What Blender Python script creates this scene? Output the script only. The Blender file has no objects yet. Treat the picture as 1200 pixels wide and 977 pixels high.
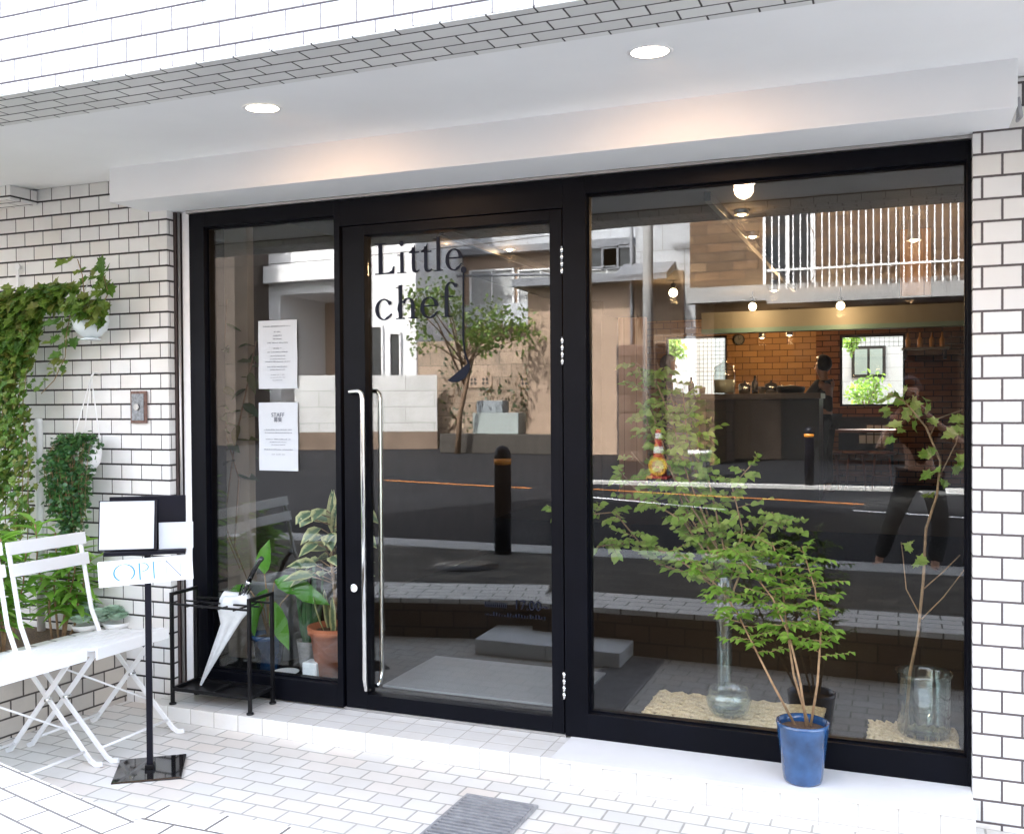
import bpy, math, random
from mathutils import Vector, Matrix, Quaternion
PI = math.pi
R = math.radians
scene = bpy.context.scene
C = scene.collection

# ------------------------------------------------------------------ camera
CAM = Vector((0.0, -4.18, 1.6))
F, YAW, PITCH, ROLL = 1141.47, 0.3776985, -0.0144378, -0.0065107
def cam_axes():
    cy, sy = math.cos(YAW), math.sin(YAW)
    fwd = Vector((-sy*math.cos(PITCH), cy*math.cos(PITCH), math.sin(PITCH)))
    r = Vector((cy, sy, 0)); u = r.cross(fwd)
    c, s = math.cos(ROLL), math.sin(ROLL)
    return c*r + s*u, -s*r + c*u, fwd
AX, AY, AF = cam_axes()
cam_d = bpy.data.cameras.new('camera')
cam = bpy.data.objects.new('camera', cam_d); C.objects.link(cam)
m = Matrix((AX, AY, -AF)).transposed().to_4x4(); m.translation = CAM
cam.matrix_world = m
cam_d.sensor_width = 36; cam_d.lens = F/1200*36
cam_d.clip_start = 0.02; cam_d.clip_end = 800
scene.camera = cam

# ------------------------------------------------------------------ world, sun, exposure
SUN_AZ, SUN_EL = R(333), R(50)          # the sun stands behind the shop: forecourt in open shade, far houses lit
w = bpy.data.worlds.new('World'); scene.world = w; w.use_nodes = True
nt = w.node_tree; nt.nodes.clear()
sky = nt.nodes.new('ShaderNodeTexSky'); sky.sky_type = 'NISHITA'; sky.sun_disc = False
sky.sun_elevation = SUN_EL; sky.sun_rotation = SUN_AZ
sky.air_density = 1.0; sky.dust_density = 4.0; sky.ozone_density = 1.0
bg = nt.nodes.new('ShaderNodeBackground'); bg.inputs[1].default_value = 0.15
ow = nt.nodes.new('ShaderNodeOutputWorld')
hs = nt.nodes.new('ShaderNodeHueSaturation'); hs.inputs['Saturation'].default_value = .50      # milky overcast
nt.links.new(sky.outputs[0], hs.inputs['Color']); nt.links.new(hs.outputs[0], bg.inputs[0]); nt.links.new(bg.outputs[0], ow.inputs[0])
sl = bpy.data.lights.new('sun', 'SUN'); sl.energy = 3.0; sl.angle = R(1.5); sl.color = (1, .97, .93)
sun = bpy.data.objects.new('sun', sl); C.objects.link(sun)
sd = Vector((math.sin(SUN_AZ)*math.cos(SUN_EL), math.cos(SUN_AZ)*math.cos(SUN_EL), math.sin(SUN_EL)))
sun.rotation_euler = sd.to_track_quat('Z', 'Y').to_euler()
vs = scene.view_settings
vs.view_transform = 'Standard'; vs.look = 'None'; vs.gamma = 1; vs.use_curve_mapping = False
vs.exposure = 3.7
scene.cycles.max_bounces = 12; scene.cycles.diffuse_bounces = 5; scene.cycles.glossy_bounces = 5
scene.cycles.transparent_max_bounces = 24; scene.cycles.transmission_bounces = 8
scene.cycles.caustics_reflective = False; scene.cycles.caustics_refractive = False
scene.cycles.sample_clamp_indirect = 6
scene.cycles.use_denoising = True

# ------------------------------------------------------------------ pixel -> place at a known distance
def at(px, py, Y):
    d = AX*((px-600)/F) - AY*((py-488.5)/F) + AF
    return CAM + d*((Y-CAM.y)/d.y)
def atz(px, py, Z):
    d = AX*((px-600)/F) - AY*((py-488.5)/F) + AF
    return CAM + d*((Z-CAM.z)/d.z)
def rf(px, py, Y):                      # something seen mirrored in the glass, Y metres out in the street
    p = at(px, py, Y); return Vector((p.x, -Y, p.z))

# ------------------------------------------------------------------ materials
MATS = {}
def nodes_of(name):
    mt = bpy.data.materials.new(name); mt.use_nodes = True
    t = mt.node_tree; t.nodes.clear()
    out = t.nodes.new('ShaderNodeOutputMaterial')
    return mt, t, out
class NT:
    """tiny helper to chain nodes"""
    def __init__(s, t): s.t = t
    def n(s, ty, **kw):
        x = s.t.nodes.new(ty)
        for k, v in kw.items(): setattr(x, k, v)
        return x
    def link(s, a, b): s.t.links.new(a, b)
    def put(s, sock, v):
        if hasattr(v, 'is_linked') or isinstance(v, bpy.types.NodeSocket): s.link(v, sock)
        else: sock.default_value = v
    def m(s, op, a, b=0.0, c=0.0):
        x = s.n('ShaderNodeMath', operation=op)
        for i, v in enumerate((a, b, c)): s.put(x.inputs[i], v)
        return x.outputs[0]
    def mix(s, f, a, b):
        x = s.n('ShaderNodeMix', data_type='RGBA'); s.put(x.inputs[0], f); s.put(x.inputs[6], a); s.put(x.inputs[7], b)
        return x.outputs[2]
    def noise(s, scale, detail=3, vec=None, rough=.55):
        x = s.n('ShaderNodeTexNoise'); x.inputs['Scale'].default_value = scale
        x.inputs['Detail'].default_value = detail; x.inputs['Roughness'].default_value = rough
        if vec is not None: s.link(vec, x.inputs['Vector'])
        return x.outputs['Fac']
    def ramp(s, fac, stops):
        x = s.n('ShaderNodeValToRGB'); s.link(fac, x.inputs[0]); e = x.color_ramp.elements
        while len(e) < len(stops): e.new(.5)
        for i, (p, c) in enumerate(stops): e[i].position = p; e[i].color = c
        return x.outputs[0]
def rgba(c): return (c[0], c[1], c[2], 1)
def matte(m):
    for n_ in m.node_tree.nodes:
        if n_.type == 'BSDF_PRINCIPLED': n_.inputs['Specular IOR Level'].default_value = .03
    return m
def basic(name, col, rough=.5, metal=0.0, spec=.5, var=.06, vscale=6, bump=0.0, bscale=60, coat=0.0, sub=None):
    if name in MATS: return MATS[name]
    mt, t, out = nodes_of(name); N = NT(t)
    b = N.n('ShaderNodeBsdfPrincipled')
    pos = N.n('ShaderNodeNewGeometry').outputs['Position']
    nz = N.noise(vscale, 4, pos)
    c1 = [max(0, x*(1-var)) for x in col]; c2 = [min(1, x*(1+var)) for x in col]
    N.link(N.ramp(nz, [(.3, rgba(c1)), (.7, rgba(c2))]), b.inputs['Base Color'])
    rr = N.m('MULTIPLY_ADD', N.noise(vscale*2.3, 3, pos), .25*rough, rough*.87)
    N.link(rr, b.inputs['Roughness'])
    b.inputs['Metallic'].default_value = metal
    b.inputs['Specular IOR Level'].default_value = spec
    b.inputs['Coat Weight'].default_value = coat
    if bump:
        bp = N.n('ShaderNodeBump'); bp.inputs['Strength'].default_value = bump; bp.inputs['Distance'].default_value = .01
        N.link(N.noise(bscale, 4, pos), bp.inputs['Height']); N.link(bp.outputs[0], b.inputs['Normal'])
    N.link(b.outputs[0], out.inputs[0]); MATS[name] = mt; return mt
def tiles(name, w_, h_, jx, jy, col, mortar, var=.08, tint=None, offset=.5, rough=.35, ox=0.0, oy=0.0, bump=.5, dirt=.15, dirtcol=(.25,.22,.18), rot=0.0):
    """glazed tile / brick pattern in metres, chosen by the face normal; world positions"""
    mt, t, out = nodes_of(name); N = NT(t)
    g = N.n('ShaderNodeNewGeometry')
    mpp = N.n('ShaderNodeMapping'); mpp.vector_type = 'POINT'; mpp.inputs['Rotation'].default_value = (0, 0, -rot); N.link(g.outputs['Position'], mpp.inputs[0])
    ps = N.n('ShaderNodeSeparateXYZ'); N.link(mpp.outputs[0], ps.inputs[0])
    ns = N.n('ShaderNodeSeparateXYZ'); N.link(g.outputs['True Normal'], ns.inputs[0])
    ax = N.m('GREATER_THAN', N.m('ABSOLUTE', ns.outputs[0]), .7)
    az = N.m('GREATER_THAN', N.m('ABSOLUTE', ns.outputs[2]), .7)
    def sel(f, a, b): return N.m('ADD', N.m('MULTIPLY', f, b), N.m('MULTIPLY', N.m('SUBTRACT', 1.0, f), a))
    u = sel(ax, ps.outputs[0], ps.outputs[1]); v = sel(az, ps.outputs[2], ps.outputs[1])
    u = N.m('ADD', u, 100*w_ + ox); v = N.m('ADD', v, 100*h_ + oy)
    vr = N.m('DIVIDE', v, h_); row = N.m('FLOOR', vr); fy = N.m('FRACT', vr)
    sh = N.m('MULTIPLY', N.m('MODULO', row, 2.0), offset)
    ur = N.m('ADD', N.m('DIVIDE', u, w_), sh); colm = N.m('FLOOR', ur); fx = N.m('FRACT', ur)
    dx = N.m('MULTIPLY', N.m('MINIMUM', fx, N.m('SUBTRACT', 1.0, fx)), w_)
    dy = N.m('MULTIPLY', N.m('MINIMUM', fy, N.m('SUBTRACT', 1.0, fy)), h_)
    wob = N.m('MULTIPLY', N.m('SUBTRACT', N.noise(90, 2, g.outputs['Position']), .5), .0016)
    ex = N.m('SUBTRACT', N.m('ADD', dx, wob), jx/2); ey = N.m('SUBTRACT', N.m('ADD', dy, wob), jy/2)
    edge = N.m('MINIMUM', ex, ey)
    mr = N.n('ShaderNodeMapRange'); mr.inputs[1].default_value = -.0006; mr.inputs[2].default_value = .0012
    N.link(edge, mr.inputs[0]); mask = mr.outputs[0]
    cv = N.n('ShaderNodeCombineXYZ'); N.link(colm, cv.inputs[0]); N.link(row, cv.inputs[1]); N.link(ax, cv.inputs[2])
    wn = N.n('ShaderNodeTexWhiteNoise', noise_dimensions='3D'); N.link(cv.outputs[0], wn.inputs['Vector'])
    sc = N.n('ShaderNodeSeparateColor'); N.link(wn.outputs['Color'], sc.inputs[0])
    c1 = rgba([x*(1-var) for x in col]); c2 = rgba([min(1, x*(1+var)) for x in col])
    base = N.mix(sc.outputs[0], c1, c2)
    if tint: base = N.mix(N.m('MULTIPLY', N.m('POWER', sc.outputs[1], 3.0), .8), base, rgba(tint))
    base = N.mix(N.m('MULTIPLY', N.noise(14, 5, g.outputs['Position'], .7), var*1.5), base, rgba([x*.75 for x in col]))
    dn = N.noise(2.2, 6, g.outputs['Position'], .65)
    dm = N.n('ShaderNodeMapRange'); dm.inputs[1].default_value = .5; dm.inputs[2].default_value = .8; N.link(dn, dm.inputs[0])
    base = N.mix(N.m('MULTIPLY', dm.outputs[0], dirt), base, rgba(dirtcol))
    mcol = N.mix(N.noise(25, 3, g.outputs['Position']), rgba([x*.7 for x in mortar]), rgba([min(1, x*1.3) for x in mortar]))
    fin = N.mix(mask, mcol, base)
    b = N.n('ShaderNodeBsdfPrincipled'); N.link(fin, b.inputs['Base Color'])
    rg = N.m('MULTIPLY_ADD', mask, rough-.9, .9); rg = N.m('ADD', rg, N.m('MULTIPLY', N.m('SUBTRACT', N.noise(30, 3, g.outputs['Position']), .5), .25))
    N.link(rg, b.inputs['Roughness'])
    mb = N.n('ShaderNodeMapRange'); mb.inputs[1].default_value = 0; mb.inputs[2].default_value = .004; N.link(edge, mb.inputs[0])
    hh = N.m('ADD', mb.outputs[0], N.m('MULTIPLY', N.noise(40, 3, g.outputs['Position']), .12))
    hh = N.m('ADD', hh, N.m('MULTIPLY', sc.outputs[2], .25))
    bp = N.n('ShaderNodeBump'); bp.inputs['Strength'].default_value = bump; bp.inputs['Distance'].default_value = .003
    N.link(hh, bp.inputs['Height']); N.link(bp.outputs[0], b.inputs['Normal'])
    N.link(b.outputs[0], out.inputs[0]); MATS[name] = mt; return mt
def glass(name, f0=.07, tint=(.97, .985, .98), dust=.004):
    mt, t, out = nodes_of(name); N = NT(t)
    lw = N.n('ShaderNodeLayerWeight'); lw.inputs[0].default_value = .5
    fr = N.m('MULTIPLY_ADD', N.m('POWER', lw.outputs['Facing'], 4.0), 1-f0, f0)
    tr = N.n('ShaderNodeBsdfTransparent'); tr.inputs[0].default_value = rgba(tint)
    gl = N.n('ShaderNodeBsdfGlossy'); gl.inputs['Roughness'].default_value = 0.0
    g = N.n('ShaderNodeNewGeometry')
    if name == 'shop_glass':            # float glass is never quite flat
        bp = N.n('ShaderNodeBump'); bp.inputs['Strength'].default_value = .010; bp.inputs['Distance'].default_value = .02
        N.link(N.noise(1.3, 1, g.outputs['Position']), bp.inputs['Height']); N.link(bp.outputs[0], gl.inputs['Normal'])
    mx = N.n('ShaderNodeMixShader'); N.link(fr, mx.inputs[0]); N.link(tr.outputs[0], mx.inputs[1]); N.link(gl.outputs[0], mx.inputs[2])
    df = N.n('ShaderNodeBsdfDiffuse'); df.inputs[0].default_value = (.8, .8, .8, 1)
    m2 = N.n('ShaderNodeMixShader'); N.link(N.m('MULTIPLY', N.m('POWER', N.noise(3, 6, g.outputs['Position'], .7), 2.0), dust*3), m2.inputs[0])
    N.link(mx.outputs[0], m2.inputs[1]); N.link(df.outputs[0], m2.inputs[2])
    N.link(m2.outputs[0], out.inputs[0]); MATS[name] = mt; return mt
def leafmat(name, cols, trans=.35, rough=.45, edge=None):
    mt, t, out = nodes_of(name); N = NT(t)
    g = N.n('ShaderNodeNewGeometry')
    st = [(i/(len(cols)-1), rgba(c)) for i, c in enumerate(cols)]
    c = N.ramp(g.outputs['Random Per Island'], st)
    c = N.mix(N.m('MULTIPLY', N.noise(45, 3, g.outputs['Position']), .3), c, rgba([x*.5 for x in cols[0]]))
    if edge:
        uv = N.n('ShaderNodeUVMap').outputs[0]; s = N.n('ShaderNodeSeparateXYZ'); N.link(uv, s.inputs[0])
        e = N.n('ShaderNodeMapRange'); e.inputs[1].default_value = .35; e.inputs[2].default_value = .75
        N.link(N.m('ADD', s.outputs[1], N.m('MULTIPLY', N.m('SUBTRACT', N.noise(60, 3, g.outputs['Position']), .5), .9)), e.inputs[0])
        c = N.mix(e.outputs[0], c, rgba(edge))
    b = N.n('ShaderNodeBsdfPrincipled'); N.link(c, b.inputs['Base Color']); b.inputs['Roughness'].default_value = rough
    tl = N.n('ShaderNodeBsdfTranslucent'); N.link(N.mix(.35, c, (.35, .55, .08, 1)), tl.inputs[0])
    mx = N.n('ShaderNodeMixShader'); mx.inputs[0].default_value = trans
    N.link(b.outputs[0], mx.inputs[1]); N.link(tl.outputs[0], mx.inputs[2]); N.link(mx.outputs[0], out.inputs[0])
    MATS[name] = mt; return mt
def emit(name, col, s):
    mt, t, out = nodes_of(name); N = NT(t)
    e = N.n('ShaderNodeEmission'); e.inputs[0].default_value = rgba(col); e.inputs[1].default_value = s
    N.link(e.outputs[0], out.inputs[0]); MATS[name] = mt; return mt
def boards(name, col, col2, wdt, vertical=True, rough=.6):
    mt, t, out = nodes_of(name); N = NT(t)
    g = N.n('ShaderNodeNewGeometry'); s = N.n('ShaderNodeSeparateXYZ'); N.link(g.outputs['Position'], s.inputs[0])
    h = N.m('ADD', N.m('ADD', s.outputs[0], s.outputs[1]), 50.0) if vertical else N.m('ADD', s.outputs[2], 50.0)
    q = N.m('DIVIDE', h, wdt); f = N.m('FRACT', q); wn = N.n('ShaderNodeTexWhiteNoise', noise_dimensions='1D'); N.link(N.m('FLOOR', q), wn.inputs['W'])
    mp = N.n('ShaderNodeMapping'); mp.inputs['Scale'].default_value = (30, 30, 2) if vertical else (2, 2, 30); N.link(g.outputs['Position'], mp.inputs[0])
    grain = N.noise(1.0, 6, mp.outputs[0], .7)
    c = N.mix(N.m('MULTIPLY_ADD', wn.outputs[0], .5, N.m('MULTIPLY', grain, .6)), rgba(col), rgba(col2))
    gap = N.m('LESS_THAN', N.m('MULTIPLY', N.m('MINIMUM', f, N.m('SUBTRACT', 1.0, f)), wdt), .002)
    c = N.mix(gap, c, rgba([x*.15 for x in col]))
    b = N.n('ShaderNodeBsdfPrincipled'); N.link(c, b.inputs['Base Color']); b.inputs['Roughness'].default_value = rough
    bp = N.n('ShaderNodeBump'); bp.inputs['Strength'].default_value = .3; bp.inputs['Distance'].default_value = .004
    N.link(N.m('SUBTRACT', grain, gap), bp.inputs['Height']); N.link(bp.outputs[0], b.inputs['Normal'])
    N.link(b.outputs[0], out.inputs[0]); MATS[name] = mt; return mt
def speckle(name, c1, c2, scale, rough=.85, bump=.4, stain=.2):
    mt, t, out = nodes_of(name); N = NT(t)
    g = N.n('ShaderNodeNewGeometry').outputs['Position']
    f = N.ramp(N.noise(scale, 3, g, .8), [(.38, rgba(c1)), (.62, rgba(c2))])
    f = N.mix(N.m('MULTIPLY', N.noise(.8, 5, g), stain), f, rgba([x*.4 for x in c1]))
    b = N.n('ShaderNodeBsdfPrincipled'); N.link(f, b.inputs['Base Color']); b.inputs['Roughness'].default_value = rough
    bp = N.n('ShaderNodeBump'); bp.inputs['Strength'].default_value = bump; bp.inputs['Distance'].default_value = .006
    N.link(N.noise(scale*.8, 3, g, .8), bp.inputs['Height']); N.link(bp.outputs[0], b.inputs['Normal'])
    N.link(b.outputs[0], out.inputs[0]); MATS[name] = mt; return mt

TW, TH = .134, .0822
M_wall  = tiles('white_wall_tile', TW, .0800, .0045, .0095, (.79, .785, .77), (.035, .03, .03), var=.05, tint=(.74, .71, .66), ox=.035, oy=-.0062, dirt=.22)
M_pier  = tiles('white_pier_tile', .137, .0843, .008, .0085, (.76, .755, .74), (.10, .085, .085), var=.06, tint=(.74, .69, .6), ox=-.02, oy=.005, dirt=.12)
M_upper = tiles('white_spandrel_tile', .123, .0755, .003, .006, (.80, .79, .76), (.09, .08, .09), var=.04, dirt=.1)
M_soff  = tiles('grey_soffit_tile', .142, .0675, .005, .006, (.72, .72, .70), (.045, .04, .04), var=.07, oy=.017, dirt=.2)
M_plant = tiles('beige_planter_tile', .134, .082, .0075, .0085, (.50, .455, .40), (.06, .05, .045), var=.12, tint=(.40, .37, .34), dirt=.45, dirtcol=(.2, .19, .18), oy=.03)
M_pave  = tiles('paving_tile', .152, .1, .008, .008, (.70, .685, .65), (.40, .385, .35), var=.07, tint=(.70, .63, .56), rough=.6, dirt=.2, dirtcol=(.35, .28, .2), bump=.35)
M_sill  = tiles('sill_tile', .142, .105, .0035, .0035, (.74, .73, .70), (.45, .42, .38), var=.05, offset=0, rough=.4, dirt=.3, dirtcol=(.5, .4, .28))
M_side  = tiles('sidewalk_paver', .2, .1, .005, .005, (.085, .08, .072), (.022, .020, .018), var=.3, tint=(.19, .17, .14), rough=.85, dirt=.3, dirtcol=(.05, .05, .045))
M_cap   = tiles('white_cap_tile', .23, .12, .010, .010, (.76, .75, .72), (.12, .11, .1), var=.05, dirt=.1, rough=.45)
M_wbrk  = tiles('brown_low_wall_brick', .22, .11, .01, .01, (.16, .10, .065), (.04, .03, .022), var=.25, tint=(.17, .13, .07), rough=.8, dirt=.4, dirtcol=(.1, .07, .05))
M_frame = basic('black_frame', (.0022, .0026, .005), .42, var=.2, spec=.10)
M_white = basic('white_plaster', (.875, .88, .88), .7, var=.035, vscale=1.3, bump=.05, bscale=25)
M_wpaint= basic('white_paint', (.82, .82, .82), .4, var=.02, bump=.02)
M_slab  = basic('white_slab_paint', (.80, .80, .80), .55, var=.03, vscale=5, bump=.06)
M_steel = basic('polished_steel', (.82, .82, .80), .10, metal=1, var=.03)
M_alu   = basic('brushed_aluminium', (.42, .41, .40), .35, metal=.9, var=.1)
M_galv  = basic('galvanised_steel', (.34, .34, .35), .5, metal=.3, var=.2, vscale=20)
M_brown = basic('dark_brown_channel', (.045, .03, .028), .5, var=.3, vscale=12)
M_glass = glass('shop_glass', .068, dust=.0006)
M_glassware = glass('vase_glass', .10, (.90, .95, .94), .02)
M_vinyl = basic('navy_vinyl', (.004, .007, .018), .5, spec=.15)
M_paper = basic('paper', (.54, .57, .60), .8, var=.01)
M_ink   = basic('grey_ink', (.10, .11, .14), .8)
M_ink2  = basic('pale_ink', (.22, .24, .28), .8)
M_bmetal= basic('black_metal', (.004, .004, .005), .38, var=.3, vscale=30, spec=.3)
M_bgloss= basic('black_gloss', (.006, .006, .007), .06, var=.2, coat=.6)
M_bplas = basic('black_plastic', (.005, .005, .010), .35, var=.2, spec=.25)
M_chair = basic('chair_white_enamel', (.83, .83, .83), .35, var=.02)
M_navy  = basic('blue_glaze', (.018, .065, .17), .12, var=.5, vscale=9, coat=.6)
M_terra = basic('terracotta', (.46, .15, .07), .75, var=.15, vscale=14, bump=.15)
M_soil  = speckle('soil', (.06, .035, .02), (.2, .12, .07), 120, stain=.1)
M_bluesign = basic('sign_blue', (.04, .30, .55), .5)
M_greyink = basic('sign_grey', (.22, .28, .36), .5)
M_pot   = basic('pale_pot', (.70, .76, .78), .3, var=.03)
M_asph  = speckle('asphalt', (.010, .011, .013), (.028, .029, .034), 260, rough=.8, stain=.4)
M_kerb  = speckle('granite', (.22, .22, .22), (.62, .62, .60), 130, stain=.1)
M_conc  = speckle('concrete', (.24, .24, .24), (.33, .33, .325), 40, stain=.2)
M_block = basic('pale_step_block', (.76, .78, .80), .75, var=.05, vscale=20, bump=.1)
M_bark  = basic('bark', (.16, .10, .06), .85, var=.4, vscale=50, bump=.4, bscale=90)
M_twig  = basic('twig', (.30, .19, .10), .8, var=.3, vscale=40)
M_orange= basic('orange_line_paint', (.45, .16, .03), .7, var=.15, vscale=12)
M_wline = basic('white_line_paint', (.72, .73, .74), .8, var=.1, vscale=12)

# ------------------------------------------------------------------ mesh helpers
class MB:
    def __init__(s): s.v = []; s.f = []; s.sm = []; s.uv = None
    def add(s, vs, fs, smooth=False):
        o = len(s.v); s.v += [tuple(x) for x in vs]
        for f in fs: s.f.append([o+i for i in f]); s.sm.append(smooth)
        return s
    def box(s, x0, x1, y0, y1, z0, z1, M=None):
        v = [Vector((x, y, z)) for z in (z0, z1) for y in (y0, y1) for x in (x0, x1)]
        if M is not None: v = [M @ p for p in v]
        f = [(0,2,3,1), (4,5,7,6), (0,1,5,4), (2,6,7,3), (0,4,6,2), (1,3,7,5)]
        return s.add(v, f)
    def tube(s, pts, r, n=10, caps=True, smooth=True):
        pts = [Vector(p) for p in pts]; rs = r if isinstance(r, (list, tuple)) else [r]*len(pts)
        vs = []; ref = None
        for i, p in enumerate(pts):
            a = pts[max(i-1, 0)]; b = pts[min(i+1, len(pts)-1)]; d = (b-a)
            if d.length < 1e-9: d = Vector((0, 0, 1))
            d.normalize()
            if ref is None: ref = d.orthogonal().normalized()
            ref = (ref - d*ref.dot(d));
            if ref.length < 1e-6: ref = d.orthogonal()
            ref.normalize(); q = d.cross(ref)
            for k in range(n):
                t = 2*PI*k/n; vs.append(p + (ref*math.cos(t) + q*math.sin(t))*rs[i])
        fs = []
        for i in range(len(pts)-1):
            for k in range(n):
                k2 = (k+1) % n; fs.append((i*n+k, i*n+k2, (i+1)*n+k2, (i+1)*n+k))
        s.add(vs, fs, smooth)
        if caps:
            o = len(s.v) - len(vs)
            s.f.append([o+k for k in reversed(range(n))]); s.sm.append(False)
            s.f.append([o+(len(pts)-1)*n+k for k in range(n)]); s.sm.append(False)
        return s
    def bar(s, a, b, w_, t_, up=(0, 0, 1)):
        """flat bar from a to b: w_ across (along up x dir), t_ thick"""
        a, b = Vector(a), Vector(b); d = (b-a).normalized(); u = Vector(up); x = d.cross(u)
        if x.length < 1e-6: x = d.orthogonal()
        x.normalize(); y = x.cross(d).normalized()
        v = []
        for p in (a, b):
            for sx, sy in ((-1,-1), (1,-1), (1,1), (-1,1)): v.append(p + x*sx*t_/2 + y*sy*w_/2)
        return s.add(v, [(3,2,1,0), (4,5,6,7), (0,1,5,4), (1,2,6,5), (2,3,7,6), (3,0,4,7)])
    def lathe(s, prof, c=(0, 0, 0), n=28, smooth=True):
        vs = []; fs = []
        for r, z in prof:
            for k in range(n): t = 2*PI*k/n; vs.append((c[0]+r*math.cos(t), c[1]+r*math.sin(t), c[2]+z))
        for i in range(len(prof)-1):
            for k in range(n): k2 = (k+1) % n; fs.append((i*n+k, i*n+k2, (i+1)*n+k2, (i+1)*n+k))
        return s.add(vs, fs, smooth)
    def disc(s, c, r, n=24, up=True):
        vs = [(c[0]+r*math.cos(2*PI*k/n), c[1]+r*math.sin(2*PI*k/n), c[2]) for k in range(n)]
        f = list(range(n)); return s.add(vs, [f if up else f[::-1]])
    def prism(s, poly, M, d):
        """extrude polygon (2D, ccw) by d along local z, M local->world"""
        n = len(poly); a = [M @ Vector((x, y, 0)) for x, y in poly]; b = [M @ Vector((x, y, d)) for x, y in poly]
        return s.add(a+b, [list(range(n))[::-1], list(range(n, 2*n))] + [(i, (i+1) % n, n+(i+1) % n, n+i) for i in range(n)])
    def ball(s, c, r, nu=16, nv=10, sq=(1, 1, 1)):
        prof = [(max(1e-4, math.sin(PI*i/nv))*r, -math.cos(PI*i/nv)*r) for i in range(nv+1)]
        o = len(s.v); s.lathe(prof, (0, 0, 0), nu)
        for i in range(o, len(s.v)):
            x, y, z = s.v[i]; s.v[i] = (c[0]+x*sq[0], c[1]+y*sq[1], c[2]+z*sq[2])
        return s
    def build(s, name, mat, parent=None, bevel=0.0, loc=None, seg=2):
        me = bpy.data.meshes.new(name); me.from_pydata(s.v, [], s.f); me.update()
        me.polygons.foreach_set('use_smooth', s.sm)
        if s.uv:
            l = me.uv_layers.new(name='UVMap'); k = 0
            for p in me.polygons:
                for li in p.loop_indices: l.data[li].uv = s.uv[me.loops[li].vertex_index]
        me.materials.append(MATS[mat] if isinstance(mat, str) else mat)
        o = bpy.data.objects.new(name, me); C.objects.link(o)
        if parent: o.parent = parent
        if loc is not None: o.location = loc
        if bevel:
            b = o.modifiers.new('Bevel', 'BEVEL'); b.width = bevel; b.segments = seg; b.limit_method = 'ANGLE'; b.angle_limit = R(40)
            b.harden_normals = False
        return o
def tag(o, label, cat, group=None):
    o['label'] = label; o['category'] = cat
    if group: o['group'] = group
    return o
def thing(name, label, cat, loc=(0, 0, 0), rz=0.0, group=None):
    o = bpy.data.objects.new(name, None); C.objects.link(o); o.location = loc; o.rotation_euler = (0, 0, rz)
    o.empty_display_size = .1
    return tag(o, label, cat, group)
def struct(o): o['kind'] = 'structure'; return o
def copy_tree(o, loc, rz=None, label=None):
    def cp(x, par):
        c = x.copy(); C.objects.link(c); c.parent = par
        for ch in x.children: cp(ch, c)
        return c
    r = cp(o, None); r.location = loc
    if rz is not None: r.rotation_euler.z = rz
    if label: r['label'] = label
    return r
def T(x=0, y=0, z=0, rx=0, ry=0, rz=0):
    return Matrix.Translation((x, y, z)) @ Matrix.Rotation(rz, 4, 'Z') @ Matrix.Rotation(ry, 4, 'Y') @ Matrix.Rotation(rx, 4, 'X')

# leaf shapes: outline along +x, width in y, slight fold in z
def leaf_into(mb, pos, dirn, up, L, W, kind='ovate', fold=.18, droop=.15):
    d = Vector(dirn).normalized(); u = Vector(up); y = u.cross(d)
    if y.length < 1e-4: y = d.orthogonal()
    y.normalize(); z = d.cross(y).normalized(); p0 = Vector(pos)
    def P(a, b, c=0): return p0 + d*(a*L) + y*(b*W) + z*(c*W - droop*L*a*a)
    if kind == 'maple':
        o = [(0,0), (.02,.30), (-.08,.55), (.22,.50), (.42,.95), (.50,.55), (.72,.52), (.74,.25), (1.0,0),
             (.74,-.25), (.72,-.52), (.50,-.55), (.42,-.95), (.22,-.50), (-.08,-.55), (.02,-.30)]
        vs = [P(.35, 0, -fold)] + [P(a, b*.5*1.0, abs(b)*.12) for a, b in o]
        fs = [(0, i, i % (len(vs)-1) + 1) for i in range(1, len(vs))]
        n0 = len(mb.v); mb.add(vs, fs, False); nu = [0]+[1]*len(o)
    else:
        prof = {'ovate': [(.0, .04), (.18, .36), (.42, .5), (.7, .34), (1, .0)],
                'lance': [(.0, .05), (.2, .35), (.5, .5), (.8, .25), (1, .0)],
                'strap': [(.0, .35), (.25, .5), (.6, .48), (.88, .25), (1, .0)],
                'round': [(.0, .1), (.2, .44), (.5, .52), (.8, .38), (1, .05)]}[kind]
        vs = []; nu = []
        for a, b in prof: vs += [P(a, b, fold*b*2), P(a, 0, 0), P(a, -b, fold*b*2)]; nu += [1, 0, 1]
        fs = []
        for i in range(len(prof)-1):
            k = i*3; fs += [(k, k+1, k+4, k+3), (k+1, k+2, k+5, k+4)]
        mb.add(vs, fs, True)
    if mb.uv is not None: mb.uv += [(0, e) for e in nu]
def rdir(rnd, zmin=-1, zmax=1):
    t = rnd.uniform(0, 2*PI); z = rnd.uniform(zmin, zmax); r = math.sqrt(max(0, 1-z*z)); return Vector((r*math.cos(t), r*math.sin(t), z))
def wig(rnd, a, b, n=6, amp=.02):
    a, b = Vector(a), Vector(b); out = []
    for i in range(n+1):
        t = i/n; k = math.sin(PI*t)
        out.append(a.lerp(b, t) + Vector([rnd.uniform(-amp, amp)*k for _ in range(3)]))
    return out
def along(pts, t):
    x = t*(len(pts)-1); i = min(int(x), len(pts)-2); return pts[i].lerp(pts[i+1], x-i), (pts[i+1]-pts[i]).normalized()
L_fresh = leafmat('leaf_fresh', [(.10, .22, .025), (.17, .32, .04), (.26, .40, .07)], .4)
L_yel   = leafmat('leaf_yellow_green', [(.22, .38, .05), (.36, .52, .09), (.50, .60, .16)], .42)
L_dark  = leafmat('leaf_dark', [(.018, .065, .025), (.045, .14, .04), (.09, .20, .05)], .22, .35)
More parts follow.
